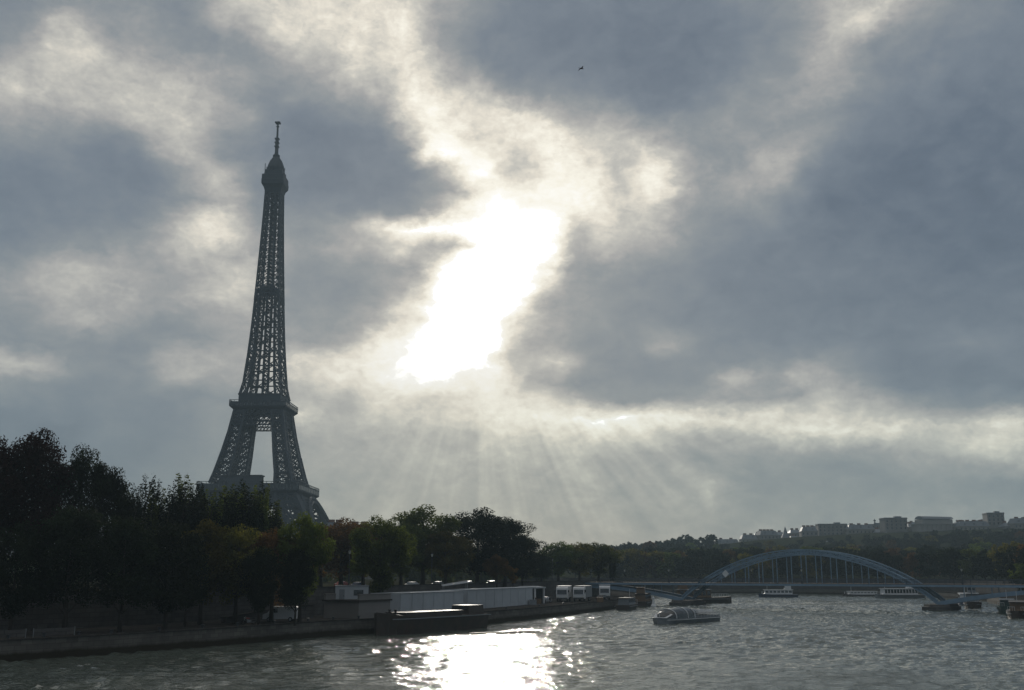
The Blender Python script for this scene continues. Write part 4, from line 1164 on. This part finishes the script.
w_ = MB(); w_.loft([[(x, -w, z), (x, w, z), (x + .05, w, z + .02), (x + .05, -w, z + .02)] for x, w, z in ((fx - 1.2, 1.4, 1.15), (fx - 2.2, 2.1, 1.7), (fx - 2.9, 2.3, 2.1))]); w_.build('windscreen', M['white'], t)
dk_ = MB(); dk_.box((-L_ / 2 + 7.2, 0, 1.32), (13.4, 5.4, .4)); dk_.box((-L_ / 2 + 7.6, 0, 1.9), (11.5, 4.6, .12)); dk_.build('rear_deck', M['greyhull'], t)
for k in range(6):
    for s_ in (-1, 1):
        b = MB(); b.box((-L_ / 2 + 3 + k * 1.9, s_ * 1.2, 2.2), (.5, 1.8, .12)); b.box((-L_ / 2 + 2.75 + k * 1.9, s_ * 1.2, 2.45), (.1, 1.8, .5)); b.box((-L_ / 2 + 3 + k * 1.9, s_ * 1.2, 2.02), (.3, .3, .26)); b.build('bench', M['white'], t)
r_ = MB()
for s_ in (-1, 1):
    for k in range(9): r_.bar((-L_ / 2 + 1 + k * 1.5, s_ * 2.75, 1.1), (-L_ / 2 + 1 + k * 1.5, s_ * 2.75, 2.55), .06)
    for z in (1.8, 2.2, 2.55): r_.bar((-L_ / 2 + 1, s_ * 2.75, z), (-L_ / 2 + 13, s_ * 2.75, z), .06)
r_.build('railing', M['white'], t)
ms = MB(); ms.tube([(fx - 1, 0, 1.2), (fx - .8, 0, 3.6)], [.06, .04], 6); ms.bar((-L_ / 2 + .3, 0, 1), (-L_ / 2 - .3, 0, 3), .06); ms.build('flagstaff', M['white'], t)

TB.scale = (.84, .84, .84)
cabin_boat('passenger_boat', 'small white passenger boat crossing under the left half of the arch', 778, 597.3, 176, 15, 4.2, 'bluehull', 'white', 1.1, 1.7, nwin=7)
cabin_boat('river_barge', 'long low dark houseboat moored at the far bank left of the white ferry', 862, 596.6, 186, 16, 4.6, 'blackhull', 'white', .8, 1.2, wheel=False, nwin=8)
cabin_boat('river_ferry', 'white double length ferry moored at the far bank under the right end of the arch', 899, 598.3, 188, 19, 5.2, 'greyhull', 'white', 1.3, 2.2, nwin=11)
cabin_boat('moored_barge', 'dark moored barge with a low cabin behind the left pier of the footbridge', 0, 0, 8, 19, 5.0, 'blackhull', 'wood', 1.8, 2.3, c0=.08, c1=.62, wheel=True, pos=(60.5, 352), roofm='greyhull', nwin=7)
cabin_boat('moored_boat', 'dark green boat moored nearest the camera beside the right bank', 0, 0, -114, 20, 4.6, 'greenhull', 'greenhull', 1.5, 1.6, wheel=False, pos=(119.5, 268), roofm='greyhull', nwin=8)
cabin_boat('moored_boat', 'dark houseboat moored behind the green boat right of the right pier', 0, 0, -112, 20, 4.6, 'blackhull', 'greyhull', 1.5, 2.3, wheel=True, pos=(127, 306), roofm='greyhull', nwin=8)
cabin_boat('moored_boat', 'white cabined boat moored farthest up the right bank behind the pier', 0, 0, -110, 18, 4.4, 'bluehull', 'white', 1.2, 2.0, wheel=False, pos=(137.5, 337), nwin=7)

cabin_boat('moored_boat', 'dark launch moored at the left quay just before the footbridge', 0, 0, 74, 15, 4.0, 'blackhull', 'greyhull', 1.2, 1.7, wheel=False, pos=(30.5, 294), roofm='blackhull', nwin=6)
cabin_boat('moored_boat', 'dark houseboat moored at the left quay under the footbridge', 0, 0, 77, 22, 4.6, 'blackhull', 'wood', 1.4, 2.0, wheel=True, pos=(38.5, 326), roofm='blackhull', nwin=8)
cabin_boat('moored_boat', 'black houseboat at the right edge of the picture nearest the right quay', 0, 0, -114, 22, 4.4, 'blackhull', 'wood', 1.3, 1.9, wheel=False, pos=(110.5, 243), roofm='blackhull', nwin=8)
# dark barge moored at the left quay in the glitter
d0, d1 = Vector((-22.6, 173.5, 0)), Vector((-7.5, 197, 0))
hd = math.atan2(d0.y - d1.y, d0.x - d1.x); L_ = (d1 - d0).length
t = thing('freight_barge', 'long dark rusty freight barge moored below the white marquee, bow to the left', 'barge', ((d0.x + d1.x) / 2 + 1.6, (d0.y + d1.y) / 2 - 1.0, .02), hd)
h = MB(); h.loft(hull(L_, 5.2, 2.5, bow=.24, sheer=.9, n=20)); h.build('hull', M['blackhull'], t)
rub_rail(L_, 5.2, 2.5, 2.35, .24).build('rubbing_strake', M['greyhull'], t)
c_ = MB(); c_.box((1.5, 0, 2.85), (L_ * .55, 4.0, .7)); c_.box((1.5, 0, 3.24), (L_ * .56, 4.2, .1)); c_.build('hatch_cover', M['blackhull'], t)
c_ = MB(); c_.box((-L_ * .38, 0, 3.2), (4.6, 3.8, 1.6), taper=.94); wh = c_.build('wheelhouse', M['blackhull'], t)
g_ = MB(); g_.box((-L_ * .38 + 2.28, 0, 3.5), (.08, 3.0, .6)); g_.build('windscreen', M['glassdark'], wh)
for s_ in (-.6, .6):
    c_ = MB(); c_.lathe([(.18, 2.9), (.18, 3.6), (.28, 3.65), (.28, 3.75)], (L_ * .36, s_, 0), 8); c_.build('bollard', M['blackhull'], t)
p = on_plane(497, 633, 0)
b = MB(); b.box((0, 0, .05), (14, .8, .35), taper=.97)
for k in range(4): b.bar((-6 + 4 * k, .3, .3), (-6 + 4 * k, .3, .5), .12)
tag(b.build('floating_boom', M['blackhull'], loc=(p.x + 1.5, p.y, 0)), 'thin dark floating boom lying in the brightest glitter', 'boom'); bpy.data.objects['floating_boom'].rotation_euler.z = R(35)
# white buoy near the tour boat
p = on_plane(653.5, 607, 0)
b = MB(); b.lathe([(.02, -.3), (.75, -.1), (.8, .3), (.45, .9), (.22, 2.1), (.3, 2.2), (.3, 2.6), (.03, 2.9)], n=12)
tag(b.build('channel_buoy', M['white'], smooth=False, loc=(p.x, p.y, 0)), 'small white conical buoy floating above the bow of the tour boat', 'buoy')

# ================================================================== the left quay
def strip_dir(a, b): d = (Vector(b) - Vector(a)); return math.atan2(d.y, d.x), d.length
# stone block with steps at the quay corner
t = thing('stone_landing', 'massive grey stone landing block standing out from the quay left of the barge', 'landing', (-25.8, 185.5, QUAY_Z), R(62))
b = MB(); b.box((0, 0, 1.15), (9, 7, 3.1)); b.build('masonry', M['facade2'], t)
b = MB(); b.box((0, 0, 2.8), (9.5, 7.5, .25)); b.build('coping', M['paving'], t)
for s_ in (-1, 1):
    b = MB(); b.box((0, s_ * 3.4, 3.35), (9, .35, .85)); b.box((0, s_ * 3.4, 3.82), (9.2, .5, .12)); b.build('parapet', M['facade2'], t)
t = thing('stone_ramp_wall', 'low sloping stone ramp wall between the dark corner trees and the landing block', 'wall', (-38, 176, QUAY_Z), R(62))
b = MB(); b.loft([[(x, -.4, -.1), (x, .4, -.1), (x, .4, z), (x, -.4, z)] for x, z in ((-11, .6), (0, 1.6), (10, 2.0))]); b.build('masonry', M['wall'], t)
b = MB(); b.loft([[(x, -.55, z + .003), (x, .55, z + .003), (x, .55, z + .15), (x, -.55, z + .15)] for x, z in ((-11, .6), (0, 1.6), (10, 2.0))]); b.build('coping', M['paving'], t)

def marquee(name, label, a, b_, wid, hw, hr, nbay, roof='gable'):
    rz, L_ = strip_dir(a, b_)
    t = thing(name, label, 'marquee', ((a[0] + b_[0]) / 2, (a[1] + b_[1]) / 2, QUAY_Z), rz)
    for s_ in (-1, 1):
        w_ = MB()
        for i in range(nbay):
            x0, x1 = -L_ / 2 + L_ * i / nbay, -L_ / 2 + L_ * (i + 1) / nbay
            xm = (x0 + x1) / 2
            y = s_ * wid / 2
            w_.loft([[(x0, y, 0), (x0, y, hw), (x0, y - s_ * .06, hw), (x0, y - s_ * .06, 0)], [(xm, y - s_ * .02, 0), (xm, y - s_ * .02, hw), (xm, y - s_ * .08, hw), (xm, y - s_ * .08, 0)], [(x1, y, 0), (x1, y, hw), (x1, y - s_ * .06, hw), (x1, y - s_ * .06, 0)]])
        w_.build('side_wall', M['canvas'], t)
    for s_ in (-1, 1):
        w_ = MB(); x = s_ * L_ / 2
        w_.loft([[(x, -wid / 2, 0), (x, wid / 2, 0), (x, wid / 2, hw), (x, 0, hw + hr), (x, -wid / 2, hw)], [(x - s_ * .06, -wid / 2, 0), (x - s_ * .06, wid / 2, 0), (x - s_ * .06, wid / 2, hw), (x - s_ * .06, 0, hw + hr), (x - s_ * .06, -wid / 2, hw)]]); w_.build('end_wall', M['canvas'], t)
    r_ = MB()
    for i in range(nbay):
        x0, x1 = -L_ / 2 + L_ * i / nbay, -L_ / 2 + L_ * (i + 1) / nbay
        for s_ in (-1, 1):
            r_.quad((x0, s_ * (wid / 2 + .15), hw + .02), (x1, s_ * (wid / 2 + .15), hw + .02), (x1, 0, hw + hr), (x0, 0, hw + hr))
            xm = (x0 + x1) / 2
    r_.build('roof', M['canvas'], t)
    for i in range(nbay + 1):
        x = -L_ / 2 + L_ * i / nbay
        p_ = MB(); p_.bar((x, -wid / 2 - .06, 0), (x, -wid / 2 - .06, hw), .05); p_.build('pole', M['canvas'], t)
    return t
marquee('marquee', 'long white marquee with pale canvas walls on the quay above the freight barge', (-22.5, 197), (-12.5, 222), 6, 3.7, .12, 6)
marquee('marquee', 'second white marquee continuing right to the open frame tent', (-11.8, 224), (2.0, 262), 6, 3.9, .12, 8)
# open frame tent at its right end
t = thing('frame_tent', 'open white frame tent with a dark opening at the right end of the marquees', 'tent', (4.2, 268, QUAY_Z), R(68))
for a in (-3, 3):
    for b_ in (-2.6, 2.6):
        p_ = MB(); p_.bar((a, b_, 0), (a, b_, 3.6), .35); p_.build('post', M['white'], t)
p_ = MB(); p_.box((0, 0, 3.75), (6.8, 6, .3)); p_.box((0, 0, 4.0), (6, 5.2, .25), taper=.6); p_.build('roof', M['canvas'], t)
p_ = MB(); p_.box((2.9, 0, 1.8), (.08, 5, 3.5)); p_.build('back_wall', M['darksteel'], t)
# sloping awning seen over the marquee
p = at(455, 588, 245)
t = thing('awning', 'small white tilted awning catching the light above the marquee roof', 'awning', (p.x, 245, STREET_Z), R(10))
b = MB(); b.loft([[(-2.9, -1.5, .5), (-2.9, 1.5, .8), (-2.9, 1.5, .9), (-2.9, -1.5, .6)], [(2.9, -1.5, 1.3), (2.9, 1.5, 1.7), (2.9, 1.5, 1.8), (2.9, -1.5, 1.4)]]); b.build('canvas_sheet', M['canvas'], t)
for x, y, z in ((-2.6, -1.3, .6), (2.6, -1.3, 1.3), (-2.6, 1.3, .85), (2.6, 1.3, 1.7)):
    b = MB(); b.bar((x, y, 0), (x, y, z), .1); b.build('post', M['steel'], t)
# small white site cabins near the landing
def site_cabin(px, Y, rz, label, w=6, z=None, m_='white', dz=0):
    p = at(px, 590, Y)
    t = thing('site_cabin', label, 'cabin', (p.x, Y, (QUAY_Z if z is None else z) + dz), rz)
    b = MB(); b.box((0, 0, 1.35), (w, 2.4, 2.6)); b.build('wall', M['canvas'], t)
    b = MB(); b.box((0, 0, 2.74), (w + .15, 2.55, .14)); b.build('roof', M['greyhull'], t)
    b = MB(); b.box((-w * .3, -1.22, 1.15), (.9, .06, 2.0)); d_ = b.build('door', M['greyhull'], t)
    b = MB(); b.box((-w * .3 + .3, -1.28, 1.1), (.08, .06, .2)); b.build('handle', M['darksteel'], d_)
    b = MB(); b.box((w * .2, -1.22, 1.6), (1.6, .06, .9)); b.build('window', M['glassdark'], t)
    return t
site_cabin(352, 187, R(8), 'white site cabin with a small window standing on the landing block', 5.5, dz=2.4)
site_cabin(404, 206, R(60), 'white site cabin between the landing block and the first marquee', 5.0)

# ---- vehicles
def wheel(parent, x, y, r=.34, w=.22):
    a = MB(); a.tube([(x, y - w / 2, r), (x, y + w / 2, r)], r, 14); ty = a.build('wheel', M['rubber'], parent)
    b = MB(); b.tube([(x, y - w / 2 - .01, r), (x, y + w / 2 + .01, r)], r * .58, 10); b.build('rim', M['silver'], ty)
def car(px, py, Y, rz, paint, label, z=SZ, group=None, name='parked_car'):
    p = at(px, py, Y)
    t = thing(name, label, 'car', (p.x, Y, z + .01), rz, group)
    prof = [(-2.1, .35), (-2.15, .75), (-1.95, .95), (-1.2, 1.0), (-.75, 1.42), (.75, 1.45), (1.45, 1.05), (2.05, .95), (2.15, .6), (2.1, .35)]
    b = MB(); b.loft([[(x, y * (1 if z_ < 1.1 else .82), z_) for x, z_ in prof] for y in (-.85, -.8, .8, .85)]); b.build('body', M[paint], t)
    for s_ in (-1, 1):
        g_ = MB(); g_.loft([[(x, s_ * y, z_) for x, z_ in ((-1.1, 1.03), (-.7, 1.36), (.68, 1.38), (1.2, 1.08))] for y in (.70, .745)]); g_.build('side_window', M['glassdark'], t)
    g_ = MB(); g_.quad((1.4, -.62, 1.1), (1.4, .62, 1.1), (.8, .6, 1.45), (.8, -.6, 1.45)); g_.build('windscreen', M['glassdark'], t)
    for x in (-1.35, 1.35):
        for y in (-.8, .8): wheel(t, x, y)
    for s_ in (-.6, .6):
        h_ = MB(); h_.box((2.12, s_, .72), (.1, .35, .16)); h_.build('headlight', M['lampglass'], t)
        h_ = MB(); h_.box((-2.13, s_, .78), (.1, .35, .16)); h_.build('tail_light', M['taillight'], t)
    return t
def lorry(x, y, rz, label, boxm='white'):
    t = thing('lorry', label, 'lorry', (x, y, QUAY_Z + .01), rz); t.scale = (1.22, 1.22, 1.22)
    c = MB(); c.loft([[(3.2, s_, .6), (5.1, s_, .6), (5.2, s_, 1.5), (4.9, s_, 2.75), (4.4, s_, 3.0), (3.2, s_, 3.0)] for s_ in (-1.2, 1.2)]); cb_ = c.build('cab', M['white'], t)
    g_ = MB(); g_.loft([[(5.2, -1.0, 1.55), (5.23, 1.0, 1.55), (5.02, 1.0, 2.45), (4.99, -1.0, 2.45)], [(5.25, -1.0, 1.55), (5.27, 1.0, 1.55), (5.06, 1.0, 2.45), (5.04, -1.0, 2.45)]]); g_.build('windscreen', M['glassdark'], cb_)
    for s_ in (-1, 1):
        g_ = MB(); g_.box((4.3, s_ * 1.21, 2.0), (.9, .04, .75)); g_.build('side_window', M['glassdark'], cb_)
        g_ = MB(); g_.box((5.2, s_ * .85, .95), (.12, .4, .22)); g_.build('headlight', M['lampglass'], cb_)
        g_ = MB(); g_.box((4.95, s_ * 1.42, 2.2), (.12, .22, .5)); g_.bar((4.9, s_ * 1.2, 2.4), (4.95, s_ * 1.42, 2.4), .05); g_.build('mirror', M['blackpaint'], cb_)
    g_ = MB(); g_.box((5.17, 0, .7), (.12, 2.3, .3)); g_.build('bumper', M['darksteel'], cb_)
    b = MB(); b.box((-.6, 0, 2.0), (7.2, 2.5, 2.3)); b.box((-.6, 0, 3.18), (7.3, 2.6, .1)); b.build('cargo_box', M[boxm], t)
    b = MB(); b.box((.2, 0, .72), (8.4, .9, .2)); b.build('chassis', M['darksteel'], t)
    for x_ in (4.1, -1.6, -2.8):
        for s_ in (-1.02, 1.02): wheel(t, x_, s_, .48, .3)
    return t
p = at(565, 600, 284); lorry(p.x, 288, R(-98), 'white lorry with a dark windscreen facing the camera left in the pair on the quay')
p = at(584, 600, 286); lorry(p.x, 290, R(-104), 'white lorry with a dark windscreen facing the camera right in the pair on the quay', 'greyhull')
p = at(608, 600, 300); lorry(p.x, 310, R(-95), 'grey lorry half hidden in shade under the left end of the footbridge', 'canvas')
# van glimpsed between the trunks
p = at(281, 605, 170)
t = thing('van', 'white van parked behind the tree trunks at the dark end of the quay', 'van', (p.x, 170, QUAY_Z + .01), R(184))
b = MB(); b.loft([[(x, s_, z) for x, z in ((-2.5, .4), (-2.55, 2.1), (-2.4, 2.25), (1.0, 2.25), (1.8, 1.35), (2.5, 1.1), (2.55, .4))] for s_ in (-.98, .98)]); b.build('body', M['white'], t)
for s_ in (-1, 1):
    b = MB(); b.box((.75, s_ * .99, 1.65), (.9, .04, .6)); b.build('side_window', M['glassdark'], t)
b = MB(); b.quad((1.12, -.85, 2.14), (1.12, .85, 2.14), (1.84, .85, 1.42), (1.84, -.85, 1.42)); b.build('windscreen', M['glassdark'], t)
for x in (-1.6, 1.6):
    for y in (-.9, .9): wheel(t, x, y)
for s_ in (-.7, .7):
    b = MB(); b.box((2.54, s_, .85), (.08, .3, .2)); b.build('headlight', M['lampglass'], t)
# motorcycle whose chrome catches the sun
p = at(249, 616, 160)
t = thing('motorcycle', 'parked motorcycle with chrome glinting among the dark trunks', 'motorcycle', (p.x, 160, QUAY_Z + .01), R(200))
for x in (-.7, .75):
    w_ = MB()
    for k in range(16):
        a, b_ = k * math.pi / 8, (k + 1) * math.pi / 8
        w_.bar((x + .29 * math.cos(a), 0, .31 + .29 * math.sin(a)), (x + .29 * math.cos(b_), 0, .31 + .29 * math.sin(b_)), .1)
    for k in range(4): w_.bar((x - .27 * math.cos(k * .785), 0, .31 - .27 * math.sin(k * .785)), (x + .27 * math.cos(k * .785), 0, .31 + .27 * math.sin(k * .785)), .02)
    w_.build('wheel', M['rubber'], t)
b = MB(); b.tube([(-.7, 0, .35), (-.2, 0, .5), (.3, 0, .75), (.5, 0, .95)], .06, 6); b.tube([(.75, .08, .31), (.5, .08, 1.0)], .035, 6); b.tube([(.75, -.08, .31), (.5, -.08, 1.0)], .035, 6); b.box((0, 0, .45), (.45, .3, .35)); b.build('frame', M['silver'], t)
b = MB(); b.loft([[(-.1, -.12, .75), (-.1, .12, .75), (-.1, .1, .92), (-.1, -.1, .92)], [(.4, -.15, .78), (.4, .15, .78), (.4, .1, 1.0), (.4, -.1, 1.0)]]); b.build('tank', M['redpaint'], t)
b = MB(); b.loft([[(-.8, -.1, .8), (-.8, .1, .8), (-.8, .1, .9), (-.8, -.1, .9)], [(-.1, -.14, .75), (-.1, .14, .75), (-.1, .12, .85), (-.1, -.12, .85)]]); b.build('seat', M['blackpaint'], t)
b = MB(); b.bar((.45, -.36, 1.08), (.45, .36, 1.08), .035); b.build('handlebar', M['steel'], t)
b = MB(); b.lathe([(.02, -.08), (.11, -.02), (.12, .06), (.02, .09)], n=10); h_ = b.build('headlight', M['lampglass'], t, loc=(.62, 0, .92)); h_.rotation_euler.y = R(90)
b = MB(); b.tube([(.1, .16, .35), (-.5, .18, .3), (-.95, .18, .38)], .045, 8); b.build('exhaust', M['steel'], t)

cars = [(342, 578, 262, 'redpaint', 'red car parked on the upper street right of the quay corner tree'), (438, 586, 262, 'silver', 'silver car parked on the street above the first marquee'),
        (468, 585, 274, 'white', 'white car on the street just right of the tilted awning'), (492, 586, 284, 'blackpaint', 'black car on the street above the second marquee'),
        (358, 588, 244, 'bluepaint', 'blue car parked on the street behind the landing block'), (412, 586, 252, 'white', 'white car parked on the street left of the tilted awning')]
for (px, py, Y, pt, lab) in cars: car(px, py, Y, R(66 + rnd.uniform(-4, 4)), pt, lab)
car(545, 603, 274, R(60), 'silver', 'silver car on the quay at the foot of the stone abutment', QUAY_Z)
car(602, 603, 296, R(62), 'blackpaint', 'black car on the quay right of the pair of white lorries', QUAY_Z)
rq = [(118.5, 247, 'silver', 'silver car on the right hand quay nearest the camera'), (124.5, 262, 'redpaint', 'dark red car on the right hand quay beside the green boat'), (131, 278, 'bluepaint', 'blue car on the right hand quay farthest from the camera')]
for x, y, pt, lab in rq:
    t = car(900, 600, y, R(-112), pt, lab, QUAY_Z); t.location.x = x

bol = MB(); bol.lathe([(.16, 0), (.16, .45), (.26, .5), (.26, .6), (.02, .64)], n=10)
b0 = bol.build('mooring_bollard', M['darksteel']); tag(b0, 'short iron mooring bollard on the edge of the left quay', 'bollard', 'mooring bollards along the left quay edge')
be = offset(SHORE[:12], [.9] * 12); first = True
for i in range(3, 11):
    for f_ in (.1, .45, .8):
        o = b0 if first else b0.copy()
        if not first: col.objects.link(o)
        a, b_ = be[i], be[i + 1]; o.location = (a[0] + (b_[0] - a[0]) * f_, a[1] + (b_[1] - a[1]) * f_, QUAY_Z); first = False
for k, (px, Y, m_, lab) in enumerate(((538, 266, 'wood', 'wooden crate on the quay at the foot of the abutment'), (533, 258, 'greyhull', 'grey metal crate on the quay right of the frame tent'), (600, 281, 'wood', 'wooden crate near the quay edge right of the pair of lorries'))):
    p = at(px, 600, Y); b = MB(); b.box((0, 0, .6), (1.6, 1.2, 1.1)); b.box((0, 0, .06), (1.7, 1.3, .1))
    for x in (-.7, 0, .7): b.box((x, 0, .62), (.1, 1.26, 1.16))
    tag(b.build('crate', M[m_], loc=(p.x, Y, QUAY_Z)), lab, 'crate')
# ---- lamps
def lamp(x, y, z, h, label, group, arm=True, rz=0):
    t = thing('street_lamp', label, 'street lamp', (x, y, z), rz, group)
    b = MB(); b.lathe([(.22, 0), (.2, .5), (.1, .7), (.075, h)], n=8)
    b.build('pole', M['darksteel'], t)
    b = MB(); b.lathe([(.05, h), (.16, h + .05), (.26, h + .55), (.05, h + .7)], n=8); b.build('lantern', M['lampglass'], t)
    b = MB(); b.lathe([(.3, h + .56), (.3, h + .6), (.05, h + .85)], n=8); b.build('cap', M['darksteel'], t)
    return t
kids = {}
l0 = lamp(0, 0, 0, 7, 'tall street lamp on the left embankment among the trees', 'street lamps along the left embankment')
lp = offset(SHORE[:12], [w + 2.5 for w in W[:12]])
first = True
for i, f_ in ((4, .2), (5, .3), (6, .5), (8, .1), (8, .8), (9, .35), (9, .8), (10, .3)):
    a, b_ = lp[i], lp[i + 1]
    o = l0 if first else l0.copy()
    if not first:
        col.objects.link(o)
        for ch in l0.children: c = ch.copy(); col.objects.link(c); c.parent = o
    o.location = (a[0] + (b_[0] - a[0]) * f_, a[1] + (b_[1] - a[1]) * f_, SZ); first = False
l1 = lamp(0, 0, 0, 3.2, 'small lamp standing on the footbridge deck by the railing', 'lamps on the footbridge'); first = True
for k, u in enumerate((-46, -24, -4, 19, 37.5, 56, 80, 98)):
    o = l1 if first else l1.copy()
    if not first:
        col.objects.link(o)
        for ch in l1.children: c = ch.copy(); col.objects.link(c); c.parent = o
    o.location = onbridge(u, 4.0 if k % 2 else -4.0, DZ); first = False
# pale round sign hanging under the arch at its left shoulder
q_ = onbridge(14.5, -3.95, 0)
t = thing('navigation_sign', 'pale diamond shaped navigation sign fixed at the left shoulder of the arch', 'sign', (q_.x, q_.y, DZ + 2.6), ang)
b = MB(); b.loft([[(0, y, -1.1), (1.1, y, 0), (0, y, 1.1), (-1.1, y, 0)] for y in (-.06, .02)]); b.build('panel', M['white'], t)
b = MB(); b.bar((0, .08, -2.6), (0, .08, 1.2), .12); b.build('post', M['darksteel'], t)
# low fence panels along the front of the dark quay
for k, (i, f_) in enumerate(((2, .2), (3, .1), (3, .6))):
    a, b_ = Vector(SHORE[i]), Vector(SHORE[i + 1]); d = (b_ - a).normalized(); nrm_ = Vector((-d.y, d.x)); p = a + (b_ - a) * f_ + nrm_ * 2.0
    t = thing('quay_fence', ['pale low fence panel nearest the camera on the dark left quay', 'middle low fence panel on the dark left quay', 'third low fence panel on the dark left quay'][k], 'fence', (p.x, p.y, QUAY_Z), math.atan2(d.y, d.x))
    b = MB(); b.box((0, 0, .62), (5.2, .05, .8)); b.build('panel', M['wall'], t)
    for x in (-2.6, 2.6):
        b = MB(); b.bar((x, 0, 0), (x, 0, 1.1), .08); b.build('post', M['steel'], t)

# ---- people, each one continuous body grown by a skin modifier
def skinned(name, verts, edges, radii, m_, parent, root=0):
    me = bpy.data.meshes.new(name); me.from_pydata(verts, edges, []); me.materials.append(m_)
    o = bpy.data.objects.new(name, me); col.objects.link(o); o.parent = parent
    sk = o.modifiers.new('skin', 'SKIN'); sk.use_smooth_shade = True
    sv = me.skin_vertices[0].data
    for v, r_ in zip(sv, radii): v.radius = (r_, r_); v.use_root = False
    sv[root].use_root = True
    sb = o.modifiers.new('sub', 'SUBSURF'); sb.levels = 1; sb.render_levels = 1
    return o
def person(x, y, z, rz, coat, label, stride=.16):
    t = thing('person', label, 'person', (x, y, z), rz)
    V, E, Rr = [], [], []
    def add(p_, r_, par=None):
        V.append(p_); Rr.append(r_)
        if par is not None: E.append((par, len(V) - 1))
        return len(V) - 1
    pel = add((0, 0, .95), .13); wa = add((0, 0, 1.12), .12, pel); ch = add((0, 0, 1.34), .145, wa); nk = add((0, .0, 1.49), .055, ch); hd_ = add((0, .015, 1.6), .085, nk); tp_ = add((0, .005, 1.71), .075, hd_)
    add((0, .11, 1.61), .014, hd_)
    for s_ in (-1, 1):
        hp = add((s_ * .1, 0, .88), .095, pel); kn = add((s_ * .11, s_ * stride * .55 + .03, .49), .06, hp); an_ = add((s_ * .11, s_ * stride, .09), .042, kn); add((s_ * .12, s_ * stride + .15, .04), .038, an_)
        sh_ = add((s_ * .2, 0, 1.40), .06, ch); eb = add((s_ * .25, -.03 - s_ * .06, 1.13), .042, sh_); wr = add((s_ * .25, .06 - s_ * .12, .90), .028, eb)
        pa = add((s_ * .25, .075 - s_ * .13, .83), .032, wr)
        for k, (dy, ln) in enumerate(((-.03, .075), (-.01, .09), (.012, .085), (.032, .065))):
            f1 = add((s_ * .25, .075 - s_ * .13 + dy, .79), .009, pa); add((s_ * .245, .085 - s_ * .13 + dy, .79 - ln), .008, f1)
        th = add((s_ * .235, .115 - s_ * .13, .84), .010, pa); add((s_ * .23, .13 - s_ * .13, .79), .009, th)
    skinned('body', V, E, Rr, M['skin'], t)
    cv = [(0, 0, .85), (0, 0, 1.1), (0, 0, 1.34), (0, 0, 1.45)]; ce = [(0, 1), (1, 2), (2, 3)]; cr = [.17, .15, .17, .085]
    for s_ in (-1, 1):
        n = len(cv); cv += [(s_ * .2, 0, 1.40), (s_ * .25, -.03 - s_ * .06, 1.13), (s_ * .25, .055 - s_ * .115, .92)]; ce += [(2, n), (n, n + 1), (n + 1, n + 2)]; cr += [.08, .06, .046]
    skinned('coat', cv, ce, cr, coat, t)
    tv = [(0, 0, .95)]; te = []; tr_ = [.145]
    for s_ in (-1, 1):
        n = len(tv); tv += [(s_ * .1, 0, .88), (s_ * .11, s_ * stride * .55 + .03, .49), (s_ * .11, s_ * stride, .12)]; te += [(0, n), (n, n + 1), (n + 1, n + 2)]; tr_ += [.11, .075, .06]
    skinned('trousers', tv, te, tr_, M['coat'], t)
    skinned('hair', [(0, -.02, 1.66), (0, -.045, 1.71)], [(0, 1)], [.095, .08], M['hair'], t)
    return t
ppl = [(413, 205, -7.5, 'coat3', 'person in a grey coat walking on the quay at the left end of the marquee'), (536, 262, 0, 'coat2', 'person in a brown coat standing near the foot of the abutment'), (550, 268, 0, 'coat', 'person in a dark coat walking left of the pair of lorries')]
for k, (px, Y, dx, ct, lab) in enumerate(ppl):
    p = at(px, 600, Y); person(p.x + (0 if k else -1.5), Y, QUAY_Z, R(60 + 90 * k), M[ct], lab)
for k, (u, v, ct, lab) in enumerate(((25, -3.2, 'coat', 'person in dark clothes crossing the footbridge left of its middle'), (63, -3.0, 'coat3', 'person in a grey coat crossing the footbridge right of its middle'))):
    p = onbridge(u, v, DZ); person(p.x, p.y, DZ, ang + (R(90) if k else R(-90)), M[ct], lab)

# ---- bird
p = at(581.5, 68.5, 95)
t = thing('bird', 'small dark bird gliding high against the grey cloud', 'bird', p, R(25))
b = MB(); b.loft([[(x, r_ * math.cos(k * math.pi / 3), r_ * .8 * math.sin(k * math.pi / 3)) for k in range(6)] for x, r_ in ((-.22, .02), (-.12, .05), (0, .07), (.12, .055), (.18, .035), (.25, .008))]); b.build('body', M['hair'], t, smooth=True)
for s_ in (-1, 1):
    b = MB(); pts = [(0, .04, .02, .14), (.02, .2, .10, .13), (-.02, .34, .06, .10), (-.10, .50, -.03, .03)]
    b.loft([[(x + c_ / 2, s_ * y, z), (x, s_ * y, z + .012), (x - c_ / 2, s_ * y, z), (x, s_ * y, z - .006)] for x, y, z, c_ in pts]); b.build('wing', M['hair'], t, smooth=True)
b = MB(); b.quad((-.18, -.02, 0), (-.18, .02, 0), (-.33, .06, 0), (-.33, -.06, 0)); b.build('tail', M['hair'], t)
print('objects', len(bpy.data.objects))
